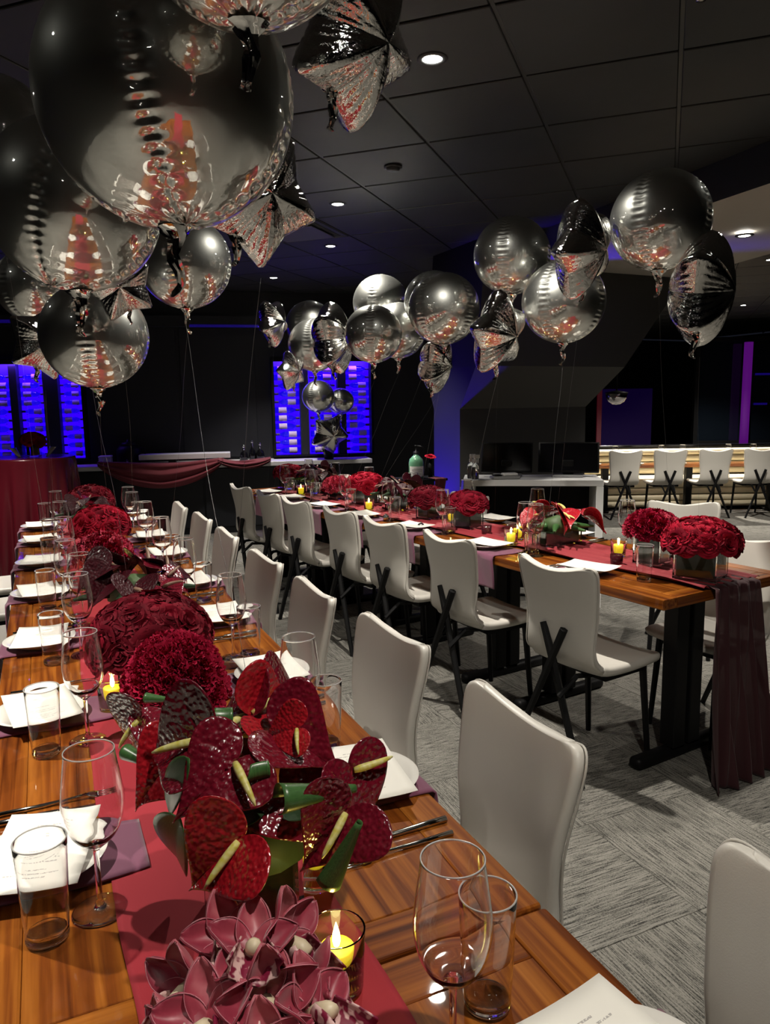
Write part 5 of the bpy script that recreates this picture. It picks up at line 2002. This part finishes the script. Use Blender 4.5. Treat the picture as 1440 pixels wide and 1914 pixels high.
# ================================================================== banquette at the far end
bq = thing('banquette', 'long cream channel-tufted banquette at the far end behind the row of chairs', 'bench', FW(0, 0))
A0, A1 = 2.55, 6.6
for k in range(4):
    z = .45 + .087 * k
    part('back_channel', MB().box(A0, A1, 10.42, 10.56, z, z + .083, bev=.035, seg=3).mesh('back_channel', M['cream_tuft'], True, 60), bq)
for k in range(2):
    part('seat_channel', MB().box(A0, A1, 10.02 + .2 * k, 10.21 + .2 * k, .30, .44, bev=.04, seg=3).mesh('seat_channel', M['cream_tuft'], True, 60), bq)
for k in range(3):
    part('front_channel', MB().box(A0, A1, 10.03, 10.10, .04 + .087 * k, .12 + .087 * k, bev=.03, seg=2).mesh('front_channel', M['cream_tuft'], True, 60), bq)
part('plinth', MB().box(A0, A1, 10.08, 10.56, 0, .30).mesh('plinth', M['black'], False), bq)
lw = thing('divider_wall', 'low dark divider with a black ledge behind the cream banquette', 'divider', FW(0, 0))
part('panel', MB().box(A0 - .1, A1, 10.57, 10.70, 0, .82).mesh('panel', M['black'], False), lw)
part('ledge', MB().box(A0 - .1, A1, 10.55, 10.74, .821, .845, bev=.003).mesh('ledge', M['screen'], False), lw)
ft = thing('dining_table', 'long walnut table between the banquette and the row of cream chairs', 'table', FW(0, 0))
part('tabletop', MB().box(2.60, 6.5, 9.66, 10.04, .605, .64, bev=.003).mesh('tabletop', M['wood_x'], False), ft)
for a in (2.9, 4.0, 5.1, 6.2):
    part('leg', MB().box(a - .04, a + .04, 9.80, 9.88, .03, .605).mesh('leg', M['black'], False), ft)
    part('foot', MB().box(a - .05, a + .05, 9.78, 10.02, 0, .03, bev=.006).mesh('foot', M['black'], False), ft)
for k in range(9):
    a = 2.72 + .30 * k
    if k % 3 == 2:
        votive(FW(a, 9.80, .6405), f'on the banquette table, {ORD[k // 3]} from the white console')
    else:
        wine_glass(FW(a, 9.86 - .06 * (k % 2), .6405), f'clear wine glass on the banquette table, {ORD[k]} along from the white console')
for k in range(4):
    a = 2.99 + .555 * k
    thing('plate', f'white plate on the banquette table before chair {ORD[k]} from the console', 'plate', FW(a - .26, 9.76, .6405), 'white plates', PLATE)

# lit panels and tubes seen far behind the banquette
o = thing('light_tube', 'tall magenta and violet light tube by the far window', 'light', FW(6.10, 12.75, 0))
part('tube', MB().lathe([(.0005, .72), (.07, .72), (.07, 2.40), (.0005, 2.40)], 20).mesh('tube', M['purple_glow']), o)
part('base', MB().lathe([(.0005, 0), (.14, 0), (.14, .70), (.10, .72), (.0005, .72)], 20).mesh('base', M['black']), o)
o = thing('indigo_screen', 'dim indigo light panel behind the mirrored dome', 'light panel', FW(4.02, 12.6, 0))
part('panel', MB().box(-.38, .45, 0, .04, .70, 1.66).mesh('panel', M['indigo_glow'], False), o)
part('edge_strip', MB().box(-.46, -.385, 0, .04, .70, 1.66).mesh('edge_strip', M['red_glow'], False), o, label='dark red side strip')
part('base', MB().box(-.46, .45, 0, .06, 0, .698).mesh('base', M['black'], False), o)
DM = Vector((5.45, 6.15, 0))
o = thing('mirror_dome_lamp', 'half dome mirror pendant shining red and violet beside the pillar', 'pendant', T(DM.x, DM.y, 0))
part('dome', MB().lathe([(.0005, 1.43), (.04, 1.436), (.078, 1.460), (.10, 1.495), (.112, 1.545), (.108, 1.546), (.0005, 1.546)], 32).mesh('dome', M['mirror']), o)
part('cap', MB().lathe([(.0005, 1.5465), (.114, 1.5465), (.114, 1.556), (.02, 1.575), (.0005, 1.576)], 28).mesh('cap', M['black']), o)
part('rod', MB().tube([(0, 0, 1.57), (0, 0, CEIL)], .008, 8).mesh('rod', M['black']), o)

# ================================================================== coloured light of the room
def spot(name, loc, target, energy, col, size, radius=.03, blend=.5):
    l = bpy.data.lights.new(name, 'SPOT')
    l.energy = energy
    l.color = col
    l.spot_size = math.radians(size)
    l.spot_blend = blend
    l.shadow_soft_size = radius
    o = bpy.data.objects.new(name, l)
    COL.objects.link(o)
    o.location = loc
    d = Vector(target) - Vector(loc)
    o.rotation_euler = d.to_track_quat('-Z', 'Y').to_euler()
    return o


up_ = thing('uplight', 'small black blue-beam uplight on the floor beside the pillar', 'uplight', T(2.86, 6.25, 0))
part('body', MB().lathe([(.0005, 0), (.07, 0), (.075, .01), (.075, .14), (.068, .15), (.0005, .15)], 20).mesh('body', M['black']), up_)
part('lens', MB().lathe([(.0005, .1505), (.06, .1505), (.06, .156), (.0005, .158)], 20).mesh('lens', M['blue_cove']), up_)
sl = spot('pillar_beam', (2.86, 6.25, .20), (3.37, 6.02, .92), 240, (.045, .0, 1.0), 54, .05, .8)
spot('wash_beam', (1.6, 8.3, 2.42), (1.9, 6.6, 2.82), 2.0, (.07, .02, 1.0), 120, .05, .9)
